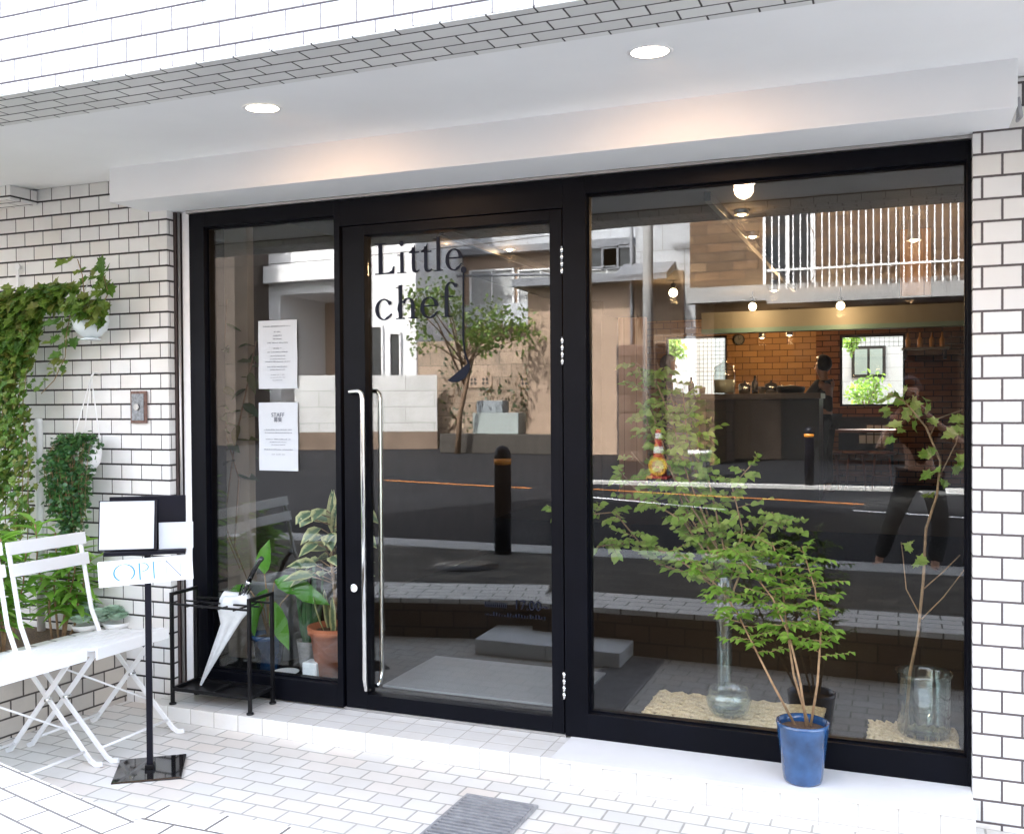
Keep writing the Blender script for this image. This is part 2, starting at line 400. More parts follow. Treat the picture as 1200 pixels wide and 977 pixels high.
L_vine  = leafmat('leaf_vine', [(.05, .14, .02), (.11, .23, .03), (.20, .30, .05), (.24, .22, .05)], .35)
L_mint  = leafmat('leaf_mint', [(.46, .64, .50), (.54, .70, .58), (.38, .56, .42)], .15, .6)
L_lush  = leafmat('leaf_lush', [(.18, .42, .05), (.28, .56, .08), (.42, .66, .16)], .45)
L_rub   = leafmat('leaf_rubber', [(.012, .035, .02), (.03, .07, .03), (.12, .08, .02)], .2, .25)
L_broad = leafmat('leaf_broad', [(.08, .30, .03), (.14, .42, .05)], .35, .25)
L_vari  = leafmat('leaf_variegated', [(.05, .14, .06), (.16, .25, .14), (.28, .36, .22)], .2, .4, edge=(.62, .62, .30))
L_snake = leafmat('leaf_snake', [(.04, .13, .05), (.08, .2, .07)], .1, .4)
L_tree  = leafmat('leaf_tree', [(.04, .10, .015), (.09, .17, .02), (.20, .25, .04)], .3)

# ================================================================== THE SETTING
def slab(name, x0, x1, y0, y1, z0, z1, mat, bevel=0): return struct(MB().box(x0, x1, y0, y1, z0, z1).build(name, mat, bevel=bevel))
struct(MB().add([(-300,-400,-.2), (300,-400,-.2), (300,300,-.2), (-300,300,-.2)], [(0,1,2,3)]).build('ground', M_conc))
def gz(x, y=-.3): return -.012*(x+1.7)+.02*(-y-.3)
TILT = -.02
# sunken forecourt: paved, falling gently to the right
struct(MB().add([(-9, -1.75, gz(-9, -1.75)), (6, -1.75, gz(6, -1.75)), (6, 0, gz(6, 0)), (-9, 0, gz(-9, 0))], [(0,1,2,3)]).build('forecourt_paving', M_pave))
for m_ in (M_asph, M_side, M_wbrk): 
    for n_ in m_.node_tree.nodes:
        if n_.type == 'BSDF_PRINCIPLED': n_.inputs['Specular IOR Level'].default_value = .12
slab('pavement', -40, 12, -3.92, -2.20, -.1, .262, M_side)
slab('kerb', -40, 12, -4.36, -3.924, -.1, .270, M_kerb, .01)
struct(MB().add([(-90,-300,.17), (60,-300,.17), (60,-4.3,.17), (-90,-4.3,.17)], [(0,1,2,3)]).build('road', M_asph))
slab('kerb', -5.2, 20, -12.4, -12.2, .0, .23, M_kerb, .008)
slab('pavement', -5.2, 20, -20.0, -12.404, .0, .222, M_asph)
def rz_(px, py, z=.176):                 # a mark on the road, seen mirrored in the glass
    p = atz(px, py, z); return (p.x, -p.y, z)
def line(name, a, b, wd, mat):
    a, b = Vector(rz_(*a)), Vector(rz_(*b)); n = Vector((0, wd/2, 0))
    return struct(MB().add([a-n, b-n, b+n, a+n] if b.x > a.x else [b-n, a-n, a+n, b+n], [(0,1,2,3)]).build(name, mat))
line('road_marking', (443, 562), (622, 572), .14, M_orange)
line('road_marking', (695, 573), (1012, 591), .13, M_orange)
line('road_marking', (780, 562), (1140, 579), .12, M_wline)
line('road_marking', (1000, 598), (1140, 607), .12, M_wline)
line('road_marking', (690, 582), (850, 597), .12, M_wline)
# far manhole lid in the pavement
mh = MB().lathe([(.0, 0), (.27, 0), (.27, .006), (.0, .006)], (-3.3, -3.1, .263)).build('manhole_lid', M_bmetal)
tag(mh, 'round cast iron manhole lid set in the dark brick pavement', 'manhole lid')
# drain grating in the forecourt
dg = thing('drain_grating', 'galvanised slotted drain grating let into the white paving', 'grating', (-1.48, -1.12, gz(-1.48, -1.12)+.002)); dg.rotation_euler = (TILT, .01, 0)
fr = MB().box(-.155,.155,-.535,-.52,-.01,.008).box(-.155,.155,.52,.535,-.01,.008).box(-.155,-.143,-.52,.52,-.01,.008).box(.143,.155,-.52,.52,-.01,.008)
fr.build('frame', M_galv, dg, .001)
MB().box(-.143,.143,-.52,.52,.0015,.0025).build('channel', M_bmetal, dg)
for i in range(37):
    y = -.515 + i*.028
    MB().box(-.142,.142,y,y+.014,.003,.009).build('bar', M_galv, dg)
# low retaining wall between the forecourt and the pavement
rw = thing('retaining_wall', 'low brown brick retaining wall capped with white tiles at the pavement edge', 'low wall', (0, -1.92, 0))
MB().box(-2.2, 8, -.24, .225, -.15, .278).build('wall', M_wbrk, rw)
MB().box(-2.2, 8, -.25, .235, .279, .312).build('cap', M_cap, rw, .003)
Mk = T(-2.203, 0, 0, 0, 0, R(-14.5))
MB().box(-2.6, 0, -.44, .105, -.15, .270, Mk).build('wall', M_wbrk, rw)
MB().box(-2.6, 0, -.45, .115, .271, .302, Mk).build('cap', tiles('slanted_cap_tile', .2, .105, .009, .009, (.76, .75, .72), (.16, .15, .14), var=.05, dirt=.1, rough=.45, rot=R(-14.5)), rw, .003)

# two pale concrete step blocks
for i, x in enumerate((-2.235, -1.765)):
    b = MB().box(-.233, .233, -.22, .22, 0, .095).build('step_block', M_block, None, .006, (x, -1.60, gz(x, -1.60)+.002))
    b.rotation_euler = (TILT, .01, 0)
    tag(b, ['pale concrete step block below the low wall, the one nearer the chairs', 'pale concrete step block below the low wall, the one nearer the drain grating'][i], 'step block', 'concrete step blocks')

# ================================================================== THE SHOP BUILDING
shop = thing('shop_building', 'white tiled building with a black framed glass shopfront', 'building', (0, 0, 0))
S = shop
MB().box(-9, -3.535, -.12, .3, -.2, 2.795).build('wall', M_wall, S)
MB().box(.262, 2.2, -.10, .3, -.25, 2.795).build('pier', M_pier, S)
MB().box(-9, 6, -1.674, -.02, 2.80, 10.5).box(-9, 6, -1.674, -1.402, 2.681, 2.799).build('upper_wall', M_upper, S)  # unseen above the spandrel; made this tall so its shadow covers the street
MB().box(-9, 6, -1.673, -1.4025, 2.676, 2.680).build('tiled_soffit', M_soff, S)
MB().add([(-8.9,-1.4,2.722), (6,-1.4,2.722), (6,-.123,2.7955), (-8.9,-.123,2.7955), (-8.9,-1.4,2.7985), (6,-1.4,2.7985), (6,-.123,2.7985), (-8.9,-.123,2.7985)], [(3,2,1,0), (4,5,6,7), (0,1,5,4), (1,2,6,5), (2,3,7,6), (3,0,4,7)]).build('ceiling', M_white, S)
MB().box(-9, -4.425, -.30, -.124, 2.708, 2.784).build('tiled_beam', M_wall, S)
MB().box(-3.66, .385, -.385, .06, 2.612, 2.790).build('fascia', M_white, S, .004)
# channels and reveal at the left of the frame
MB().box(-3.534, -3.518, -.075, .0, .02, 2.610).build('drain_channel', M_brown, S, .003)
MB().tube([(-3.508, -.062, .05), (-3.508, -.062, 2.608)], .0075).build('pipe', M_alu, S)
MB().box(-3.5005, -3.4565, -.045, .05, .05, 2.610).build('reveal', M_wpaint, S)
MB().box(-3.458, .270, -.068, .0, 2.597, 2.6115).build('trim', M_alu, S, .002)
# sill: tiled step and white slab
MB().box(-3.531, -1.37, -.30, .0, -.1, .0925).build('step', M_sill, S, .002)
MB().box(-1.368, .2585, -.325, .0, -.1, .0900).build('step', M_sill, S, .002)
MB().box(-1.366, .2600, -.335, -.03, .0915, .1035).build('sill_slab', M_slab, S, .003)
# big window, side window, door ------------------------------------------------
FY0, FY1 = -.045, .055
def window(x0, x1, z0, z1, gx0, gx1, gz0, gz1):
    fr = MB()
    fr.box(x0, gx0, FY0, FY1, z0, z1).box(gx1, x1, FY0, FY1, z0, z1)
    fr.box(gx0, gx1, FY0, FY1, gz1, z1).box(gx0, gx1, FY0, FY1, z0, gz0)
    o = fr.build('window', M_frame, S, .0015)
    bead = MB()
    for a, b, c, d in ((gx0, gx0+.008, gz0, gz1), (gx1-.008, gx1, gz0, gz1), (gx0+.008, gx1-.008, gz0, gz0+.008), (gx0+.008, gx1-.008, gz1-.008, gz1)):
        bead.box(a, b, -.012, -.002, c, d)
    bead.build('bead', M_frame, o)
    MB().box(gx0+.001, gx1-.001, 0, .006, gz0+.001, gz1-.001).build('pane', M_glass, o)
    return o
window(-3.455, -2.545, .104, 2.596, -3.362, -2.576, .214, 2.524)
window(-1.392, .2605, .104, 2.596, -1.286, .246, .214, 2.522)
# door and transom
MB().box(-2.5445, -1.3925, FY0, FY1, 2.468, 2.596).build('transom', M_frame, S, .0015)
MB().box(-2.5445, -1.3925, FY0+.01, FY1, .094, .106).build('threshold', M_alu, S)
dl = MB().box(-2.533, -2.412, -.035, .035, .108, 2.466).box(-1.458, -1.400, -.035, .035, .108, 2.466)
dl.box(-2.412, -1.458, -.035, .035, 2.418, 2.466).box(-2.412, -1.458, -.035, .035, .108, .180)
door = dl.build('door', M_frame, S, .002)
MB().box(-2.411, -1.459, 0, .006, .181, 2.417).build('pane', M_glass, door)
def handle(y):
    s_ = -1 if y < 0 else 1
    p = [(-2.478, s_*.034, 1.655), (-2.478, y*.8, 1.655), (-2.468, y, 1.660), (-2.418, y, 1.662), (-2.404, y, 1.650), (-2.400, y, 1.62), (-2.400, y, .27), (-2.402, y*.8, .215), (-2.404, s_*.034, .205)]
    return MB().tube(p, .0115, 14)
handle(-.085).build('handle', M_steel, door)
handle(.085).build('handle', M_steel, door)
MB().tube([(-2.476, -.036, .70), (-2.476, -.052, .70)], .020, 20).build('lock', M_steel, door, .002)
for z in (2.235, 1.83, .33):
    h = MB()
    for k in range(4): h.tube([(-1.396, -.046, z-.06+k*.031), (-1.396, -.046, z-.06+k*.031+.029)], .0075, 12)
    h.build('hinge', M_steel, door)

# lettering: serif glyphs drawn as strokes -------------------------------------
def ring(cx, cy, rx, ry, a0, a1, thick, n=28, tmin=.35):
    """stressed bowl: thick at the sides, thin at top and bottom"""
    o, i = [], []
    for k in range(n+1):
        a = a0+(a1-a0)*k/n; t = thick*(tmin+(1-tmin)*abs(math.cos(a))**1.3)
        o.append((cx+rx*math.cos(a), cy+ry*math.sin(a))); i.append((cx+(rx-t)*math.cos(a), cy+(ry-t*.8)*math.sin(a)))
    return [[o[k], o[k+1], i[k+1], i[k]] for k in range(n)]
def rect(x0, y0, x1, y1): return [[(x0,y0), (x1,y0), (x1,y1), (x0,y1)]]
def serif_glyph(ch):
    """returns (polys, advance) in x-height units: x-height 1, ascender 1.62, cap 1.5"""
    st = .19; sf = .045; P = []
    if ch == 'L':
        P += rect(.22,0,.45,1.5)+rect(.0,1.5-sf,.66,1.5)+rect(.0,0,.5,sf); P += [[(.45,0),(1.12,0),(1.16,.36),(1.10,.36),(.98,.14),(.80,.07),(.45,.06)]]; return P, 1.28
    if ch == 'i':
        P += rect(.17,0,.17+st,.98)+rect(0,0,.52,sf)+[[(.0,.88),(.17,.90),(.17,.98),(.36,1.03),(.36,.98),(.17,.86),(.0,.85)]]
        P += [[(.255+.125*math.cos(a*PI/8), 1.42+.125*math.sin(a*PI/8)) for a in range(16)]]; return P, .62
    if ch == 't':
        P += rect(.17,.18,.17+st,1.2)+rect(0,.93,.58,.985)+[[(.0,.93),(.17,.93),(.36,1.38),(.36,1.2),(.36,.985),(.0,.985)]]
        P += [[(.17,.2),(.22,.04),(.36,-.02),(.50,.0),(.62,.10),(.60,.13),(.48,.08),(.40,.09),(.36,.2)]]; return P, .66
    if ch == 'l':
        P += rect(.17,0,.17+st,1.62)+rect(0,0,.52,sf)+[[(.0,1.54),(.17,1.53),(.36,1.66),(.36,1.6),(.17,1.48),(.0,1.5)]]; return P, .62
    if ch == 'e':
        P += ring(.48,.49,.48,.52,0.12,PI*1.72,.2)+rect(.1,.54,.92,.60); P += [[(.62,.02),(.78,.10),(.93,.30),(.88,.31),(.72,.16),(.58,.1)]]; return P, 1.06
    if ch == 'c':
        P += ring(.48,.49,.48,.52,PI*.30,PI*1.72,.2); P += [[(.80+.10*math.cos(a*PI/6), .80+.10*math.sin(a*PI/6)) for a in range(12)]]
        P += [[(.60,.02),(.76,.08),(.92,.26),(.88,.28),(.70,.15),(.58,.1)]]; return P, 1.08
    if ch == 'h':
        P += rect(.15,0,.15+st,1.62)+rect(0,0,.5,sf)+[[(.0,1.54),(.15,1.53),(.34,1.66),(.34,1.6),(.15,1.48),(.0,1.5)]]
        P += rect(.82,0,.82+st,.62)+rect(.67,0,1.17,sf)+ring(.66,.62,.35,.39,0,PI*.86,.19); return P, 1.26
    if ch == 'f':
        P += rect(.17,0,.17+st,1.25)+rect(0,0,.56,sf)+rect(0,.93,.62,.985)
        P += ring(.50,1.25,.33,.40,PI*.28,PI,.19); P += [[(.74+.10*math.cos(a*PI/6), 1.48+.10*math.sin(a*PI/6)) for a in range(12)]]; return P, .74
    return [], .5
def glyphs(mb, text, x, z, s, y0, y1, track=.08, sxx=1.0):
    for ch in text:
        P, adv = serif_glyph(ch)
        for k, p in enumerate(P):
            q = [(x+a*s*sxx, z+b*s) for a, b in p]
            ar = sum(q[i][0]*q[(i+1) % len(q)][1]-q[(i+1) % len(q)][0]*q[i][1] for i in range(len(q)))
            if ar < 0: q = q[::-1]
            d = k*.00001
            n = len(q); mb.add([(a, y0-d, b) for a, b in q]+[(a, y1, b) for a, b in q], [list(range(n)), list(range(n, 2*n))[::-1]])
        x += (adv+track)*s*sxx
    return x
lt = MB()
glyphs(lt, 'Little', -2.372, 2.228, .100, -.0022, -.0012, .05, .93)
glyphs(lt, 'chef', -2.372, 2.008, .100, -.0022, -.0012, .06, 1.0)
lt.build('lettering', M_vinyl, door)
# ladle drawn below the l of Little
ld = MB()
def flat(mb, pts, y0=-.0022, y1=-.0012):
    ar = sum(pts[i][0]*pts[(i+1) % len(pts)][1]-pts[(i+1) % len(pts)][0]*pts[i][1] for i in range(len(pts)))
    if ar < 0: pts = pts[::-1]
    n = len(pts); mb.add([(a, y0, b) for a, b in pts]+[(a, y1, b) for a, b in pts], [list(range(n)), list(range(n, 2*n))[::-1]])
hp = [(-1.898, 2.215), (-1.900, 2.12), (-1.902, 2.0), (-1.902, 1.9), (-1.896, 1.84), (-1.882, 1.80), (-1.874, 1.785)]
for a, b in zip(hp, hp[1:]): flat(ld, [(a[0]-.004, a[1]), (a[0]+.004, a[1]), (b[0]+.004, b[1]), (b[0]-.004, b[1])])
flat(ld, [(-1.898+.014*math.cos(a*PI/7), 2.226+.016*math.sin(a*PI/7)) for a in range(14)])
cx, cz = -1.928, 1.755
flat(ld, [(-1.872, 1.792), (-1.985, 1.708), (-1.965, 1.700), (-1.930, 1.700), (-1.895, 1.718), (-1.874, 1.748), (-1.868, 1.775)])
ld.build('ladle_emblem', M_vinyl, door)
ld = MB(); flat(ld, [(-2.249, 2.055), (-2.245, 2.085), (-2.240, 2.060), (-2.245, 2.035)]); ld.build('drop_emblem', M_vinyl, door)

def text_mesh(name, body, size, M, mat, parent, depth=.0004, align='CENTER'):
    cu = bpy.data.curves.new(name, 'FONT'); cu.body = body; cu.size = size; cu.align_x = align; cu.extrude = depth/2
    o = bpy.data.objects.new(name, cu); C.objects.link(o)
    dg_ = bpy.context.evaluated_depsgraph_get(); me = bpy.data.meshes.new_from_object(o.evaluated_get(dg_))
    bpy.data.objects.remove(o)
    me.transform(M); me.materials.clear(); me.materials.append(mat)
    n = bpy.data.objects.new(name, me); C.objects.link(n); n.parent = parent; return n
TXT = Matrix.Rotation(R(90), 4, 'X')
text_mesh('lettering', '17:00~', .062, Matrix.Translation((-1.57, -.002, .648)) @ TXT, M_vinyl, door)
tb = MB(); rnd = random.Random(4)
for k in range(12): flat(tb, [(-1.80+k*.0095, .648), (-1.796+k*.0095, .648), (-1.796+k*.0095, .672), (-1.80+k*.0095, .672)])
for k in range(22):
    x = -1.80+k*.014; h = rnd.uniform(.004, .02); flat(tb, [(x, .608), (x+rnd.uniform(.003,.008), .608), (x+.006, .608+h), (x, .608+h)])
tb.build('small_lettering', M_vinyl, door)

# paper notices taped inside the side window
def notice(x0, x1, z0, z1, label, kind):
    t = thing('paper_notice', label, 'notice', ((x0+x1)/2, -.003, z0))
    w_, h_ = (x1-x0)/2, z1-z0
    pm = MB(); n = 8
    vs = []
    for j in range(n+1):
        for i in (-1, 0, 1): vs.append((i*w_, -.0015*abs(i)*math.sin(j*1.3)-.0005, h_*j/n))
    k = len(vs); vs += [(x, y+.0008, z) for x, y, z in vs]
    fs = []
    for j in range(n):
        for i in range(2):
            a = j*3+i; fs.append((a, a+1, a+4, a+3)); fs.append((k+a+3, k+a+4, k+a+1, k+a))
    pm.add(vs, fs, True); pm.build('sheet', M_paper, t)
    ln = MB(); r = random.Random(kind*7+1)
    def ln_row(z, half, hgt):
        x = -half
        while x < half:
            d = r.uniform(.002, .0045); hh = hgt*r.uniform(.5, 1)
            ln.box(x, x+d, -.0034, -.0030, z, z+hh); x += d+r.uniform(.0012, .0025)
            if r.random() < .09: x += .006
    if kind == 1:
        rows = [(.905, .085, .007), (.825, .02, .006), (.77, .025, .006), (.72, .026, .006), (.665, .06, .005), (.585, .024, .005), (.53, .06, .005), (.475, .045, .004), (.43, .045, .004), (.39, .075, .005), (.315, .062, .005), (.275, .045, .004), (.2, .04, .004), (.16, .045, .004), (.12, .03, .004)]
    else:
        rows = [(.595, .085, .005), (.55, .08, .005), (.455, .075, .005), (.415, .05, .004), (.375, .04, .004), (.305, .085, .005), (.235, .04, .004)]
        text_mesh('lettering', 'STAFF', .030, Matrix.Translation((0, -.0035, h_*.79)) @ TXT, M_ink, t)
        text_mesh('lettering', '募集', .026, Matrix.Translation((0, -.0035, h_*.72)) @ TXT, M_ink, t)
    for q, half, hh in rows: ln_row(h_*q, half, hh)
    ln.build('writing', M_ink2, t)
notice(-3.056, -2.822, 1.680, 2.028, 'white paper notice of fifteen small lines, the upper sheet on the side window', 1)
notice(-3.058, -2.822, 1.262, 1.610, 'white STAFF recruiting notice, the lower sheet on the side window', 2)

# recessed ceiling lamps
M_lampon = emit('lamp_glow', (1, .84, .62), 3.0)
for i, (x, y) in enumerate(((-2.282, -1.02), (-.754, -1.036))):
    t = thing('recessed_downlight', ['round lit downlight in the white soffit above the side window and door', 'round lit downlight in the white soffit above the big window'][i], 'ceiling light', (x, y, 2.7425), 0, 'soffit downlights'); t.rotation_euler = (.0575, 0, 0)
    MB().lathe([(.060, .0), (.072, -.004), (.076, 0.0)], (0, 0, 0), 32).build('trim_ring', M_wpaint, t)
    MB().disc((0, 0, -.0012), .061, 32, False).build('lens', M_lampon, t)
    l = bpy.data.lights.new('downlight', 'SPOT'); l.energy = 1.2; l.color = (1, .58, .32); l.spot_size = R(150); l.spot_blend = .8; l.shadow_soft_size = .05
    o = bpy.data.objects.new('downlight_beam', l); C.objects.link(o); o.parent = t; o.location = (0, 0, -.03); o.rotation_euler = (R(32), 0, 0)

# ================================================================== LEFT: planter, vines, chairs
pl = thing('tiled_planter', 'raised planter bed walled in beige tiles beside the chairs', 'planter', (-4.6, -1.2, 0))
MB().add([Vector(p)-Vector((-4.6, -1.2, 0)) for p in [(-3.835,-.122,-.1), (-3.99,-2.0,-.1), (-4.12,-2.0,-.1), (-3.965,-.122,-.1), (-3.835,-.122,.385), (-3.99,-2.0,.385), (-4.12,-2.0,.385), (-3.965,-.122,.385)]],
         [(0,1,2,3), (7,6,5,4), (0,4,5,1), (1,5,6,2), (2,6,7,3), (3,7,4,0)]).build('wall', M_plant, pl)
MB().add([Vector(p)-Vector((-4.6, -1.2, 0)) for p in [(-3.82,-.122,.387), (-3.975,-2.0,.387), (-4.13,-2.0,.387), (-3.975,-.122,.387), (-3.82,-.122,.415), (-3.975,-2.0,.415), (-4.13,-2.0,.415), (-3.975,-.122,.415)]],
         [(0,1,2,3), (7,6,5,4), (0,4,5,1), (1,5,6,2), (2,6,7,3), (3,7,4,0)]).build('cap', M_cap, pl, .003)
MB().box(-3.0, .47, -.8, 1.07, .3, .37).build('soil', M_soil, pl)

# white folding chairs
def make_chair(loc, rz, label):
    t = thing('folding_chair', label, 'chair', loc, rz, 'white folding chairs by the planter')
    W = .215     # half width (y); x: 0 rear .. .5 front, z up
    for s_ in (-1, 1):
        y = s_*W; k = MB()
        # front foot -> crosses -> seat rear -> backrest upright
        P = [(.47, y, .02), (.02, y, .455), (-.03, y, .56), (-.07, y, .75), (-.11, y, .935)]
        for a, b in zip(P, P[1:]): k.bar(a, b, .022, .010, (0, 1, 0) if False else (0, 0, 1))
        k.bar((.465, y, .022), (.50, y, .006), .022, .010).bar((.495, y, .006), (.535, y, .012), .022, .010)
        k.build('back_leg', M_chair, t, .0015)
        y2 = s_*(W-.022); k = MB()
        k.bar((.02, y2, .02), (.385, y2, .462), .022, .010).bar((.025, y2, .022), (-.01, y2, .006), .022, .010)
        k.build('front_leg', M_chair, t, .0015)
        MB().tube([(.235, s_*(W-.03), .262), (.235, s_*(W+.008), .262)], .007).build('pivot', M_steel, t)
    MB().tube([(.44, -W, .055), (.44, W, .055)], .006).build('front_crossbar', M_chair, t)
    MB().tube([(.045, -W+.02, .05), (.045, W-.02, .05)], .006).build('rear_crossbar', M_chair, t)
    MB().tube([(.13, -W+.01, .40), (.36, W-.01, .14)], .0045).build('brace', M_chair, t)
    for s_ in (-1, 1): MB().bar((.0, s_*(W-.012), .425), (.40, s_*(W-.012), .468), .028, .010).build('seat_rail', M_chair, t, .001)
    for i in range(6):
        x = .0+i*.071; z = .446+.104*x
        MB().box(-.032, .032, -W-.018, W+.018, -.007, .007, T(x+.03, 0, z+.003, 0, R(-6), 0)).build('seat_slat', M_chair, t, .004)
    MB().box(.424, .434, -W-.018, W+.018, .445, .498).build('seat_apron', M_chair, t, .003)
    for z, x in ((.81, -.078), (.91, -.099)):
        M = T(x+.008, 0, z, 0, R(-11), 0)
        MB().box(-.006, .006, -W-.022, W+.022, -.030, .030, M).build('back_slat', M_chair, t, .003)
    return t
ch = make_chair((-3.72, -.665, gz(-3.6, -.66)), R(1), 'white slatted folding chair beside the menu stand, nearer the shop wall')
ch.rotation_euler.x = TILT*.8
c2 = copy_tree(ch, (-3.745, -1.145, gz(-3.6, -1.14)), R(-1), 'white slatted folding chair cut off by the edge of the photo, nearer the street')

# succulents on the planter corner
rnd = random.Random(11)
def succulent(loc, label, n=8):
    t = thing('potted_succulent', label, 'plant', loc, 0, 'succulents on the planter corner')
    MB().lathe([(.0, .0), (.06, 0), (.07, .028), (.064, .028), (.055, .02), (0, .02)]).build('pot', M_wpaint, t)
    lf = MB()
    for k in range(n):
        c = Vector((rnd.uniform(-.08, .08), rnd.uniform(-.10, .10), .035+rnd.uniform(0, .05)))
        for j in range(22):
            a = j*2.4; tl = .15+j*.045
            d = Vector((math.cos(a), math.sin(a), tl)); leaf_into(lf, c, d, (0, 0, 1), .072-.0014*j, .034, 'round', .3, -.2)
    lf.build('foliage', L_mint, t)
q = atz(100, 737, .417); succulent((q.x, q.y, .417), 'pale mint succulent rosettes on the planter corner, nearer the chair back')
q = atz(140, 735, .417); succulent((q.x-.02, q.y, .417), 'pale mint succulent rosettes on the planter corner, nearer the tiled wall')

# lush lance-leaved plants in the planter
def lush(loc, h, n, label, spread=.14, name='leafy_shrub'):
    t = thing(name, label, 'plant', loc, 0, 'leafy green plants in the planter')
    st, lf = MB(), MB()
    for k in range(n):
        tip = Vector((rnd.uniform(-spread, spread), rnd.uniform(-spread, spread), h*1.22*rnd.uniform(.65, 1.05)))
        pts = wig(rnd, (tip.x*.3, tip.y*.3, 0), tip, 6, .02); st.tube(pts, [.006]*3+[.004]*4, 6)
        for j in range(26):
            q = .25+.75*j/25; p, d = along(pts, q); a = j*2.39
            dd = Vector((math.cos(a), math.sin(a), .25 if q < .9 else .7))
            leaf_into(lf, p, dd, (0, 0, 1), rnd.uniform(.12, .18)*(1.05-.25*abs(q-.7)), rnd.uniform(.038, .052), 'lance', .25, rnd.uniform(.2, .6))
    st.build('stem', M_twig, t); lf.build('foliage', L_lush, t)
PS = [((-4.12, -.30, .37), .52, 6, 'bushy lance-leaved plant in the planter, right by the ivy and wall'),
      ((-4.14, -.62, .37), .60, 7, 'bushy lance-leaved plant in the planter, second from the shop wall'),
      ((-4.22, -1.00, .37), .66, 8, 'bushy lance-leaved plant in the planter, third from the shop wall'),
      ((-4.10, -1.35, .37), .45, 6, 'bushy lance-leaved plant in the planter, the one farthest from the shop wall'),
      ((-4.50, -.45, .37), .58, 7, 'bushy lance-leaved plant at the back of the planter under the big vine')]
for loc, h, n, lb in PS: lush(loc, h, n, lb)

# white pipe by the wall
pp = MB().tube([(-4.37, -.185, .30), (-4.37, -.185, 1.52)], .021, 14).lathe([(.021, 1.52), (.018, 1.53), (0, 1.533)], (-4.37, -.185, 0), 14).build('white_pole', M_wpaint)
tag(pp, 'white upright pole rising from the planter in front of the tiled wall', 'pole')

# hanging pots
def hang_pot(c, hook, label, mat, r=.085):
    t = thing('hanging_pot', label, 'plant pot', c, 0, 'white pots hung on the wall')
    MB().lathe([(0, -.085), (.035, -.085), (.05, -.08), (r*.9, -.045), (r, .0), (r*.98, .05), (r*.90, .075), (r*.84, .073), (r*.9, .03), (.0, .02)], (0, 0, 0), 28).build('pot', mat, t)
    MB().lathe([(.03, -.086), (.048, -.094), (.05, -.100), (.0, -.100)], (0, 0, 0), 24).build('saucer', mat, t)
    cd = MB(); hk = Vector(hook)-Vector(c)
    for a in (.4, 2.5, 4.6): cd.tube([(r*.95*math.cos(a), r*.95*math.sin(a), .06), hk], .0028, 6)
    cd.build('cord', M_wpaint, t)
    MB().tube([hk, hk+Vector((0, .02, .02)), hk+Vector((0, .06, .015))], .005, 8).build('hook', M_wpaint, t)
    return t
p1 = at(106, 376, -.25); hang_pot(p1, at(113, 312, -.20), 'round pale blue-white pot hanging high on the wall under the vine', M_pot, .092)
p2 = at(100, 532, -.25); hang_pot(p2, at(107, 441, -.18), 'round white pot on white cords, half covered by dark ivy', M_wpaint, .082)
hk = thing('wall_hook', 'bare white strap hook on the tiled wall above the vine', 'hook', at(22, 313, -.13))
MB().tube([(0, 0, 0), (0, -.012, 0)], .018, 20).build('plate', M_wpaint, hk, .002)
MB().box(-.012, .008, -.012, -.004, -.13, -.01).build('strap', M_wpaint, hk, .002)

# ivy in the lower pot
iv = thing('trailing_ivy', 'dark small-leaved ivy spilling down from the lower hanging pot', 'plant', p2)
lf, st = MB(), MB()
for k in range(85):
    a = rnd.uniform(0, 2*PI); x0, y0 = .055*math.cos(a), .05*math.sin(a)
    ln = rnd.uniform(.12, .34) if rnd.random() < .6 else rnd.uniform(.3, .46)
    dx = rnd.uniform(-.20, .035) if ln < .34 else rnd.uniform(-.10, .01)
    pts = [Vector((x0, y0, .05)), Vector((x0*1.3+dx*.4, y0*1.4-.02, .10-rnd.uniform(0, .05))), Vector((x0*1.2+dx*.8, y0*1.3-.05, -.03)), Vector((x0*.5+dx, y0*.5-.05, -ln*.6)), Vector((x0*.3+dx, -.05, -ln))]
    st.tube(pts, .0015, 5)
    for j in range(int(30+ln*80)):
        q = rnd.random(); p, d = along(pts, q); p = p+rdir(rnd)*.022
        leaf_into(lf, p, rdir(rnd, -.8, .2)+Vector((0, -.5, 0)), rdir(rnd, .3, 1), rnd.uniform(.018, .03), rnd.uniform(.018, .027), 'maple' if rnd.random() < .5 else 'round', .1, .2)
st.build('stem', M_twig, iv); lf.build('foliage', L_dark, iv)

# large-leaved vine, from the upper pot across and down the left edge
vn = thing('climbing_vine', 'maple-leaved climbing vine hanging over the left of the wall and upper pot', 'plant', (-4.6, -.3, .37))
lf, st = MB(), MB(); O = Vector((-4.6, -.3, .37))
routes = []
def V(px, py, Y=-.3): return at(px, py, Y)-O
base = [V(110, 372), V(95, 345), V(70, 345), V(45, 355), V(25, 385), V(15, 420), V(10, 470)]
routes.append((base, .06, 330))
routes.append(([V(112, 370), V(125, 345), V(120, 320), V(122, 305)], .035, 34))
routes.append(([V(100, 350), V(96, 320), V(92, 303)], .02, 8))
routes.append(([V(85, 350), V(80, 390), V(76, 420), V(62, 445), V(50, 462)], .022, 34))
for k in range(11):
    x = rnd.uniform(-42, 34); routes.append(([V(x+15, 370), V(x, 420, -.32), V(x-2, 480, -.34), V(x+rnd.uniform(-6, 6), 540, -.34), V(x, rnd.uniform(575, 640), -.32)], .05, 190))
for k in range(6):
    x = rnd.uniform(-60, 20); routes.append(([V(x+30, 350), V(x+10, 370), V(x, 410), V(x-5, 460)], .06, 110))
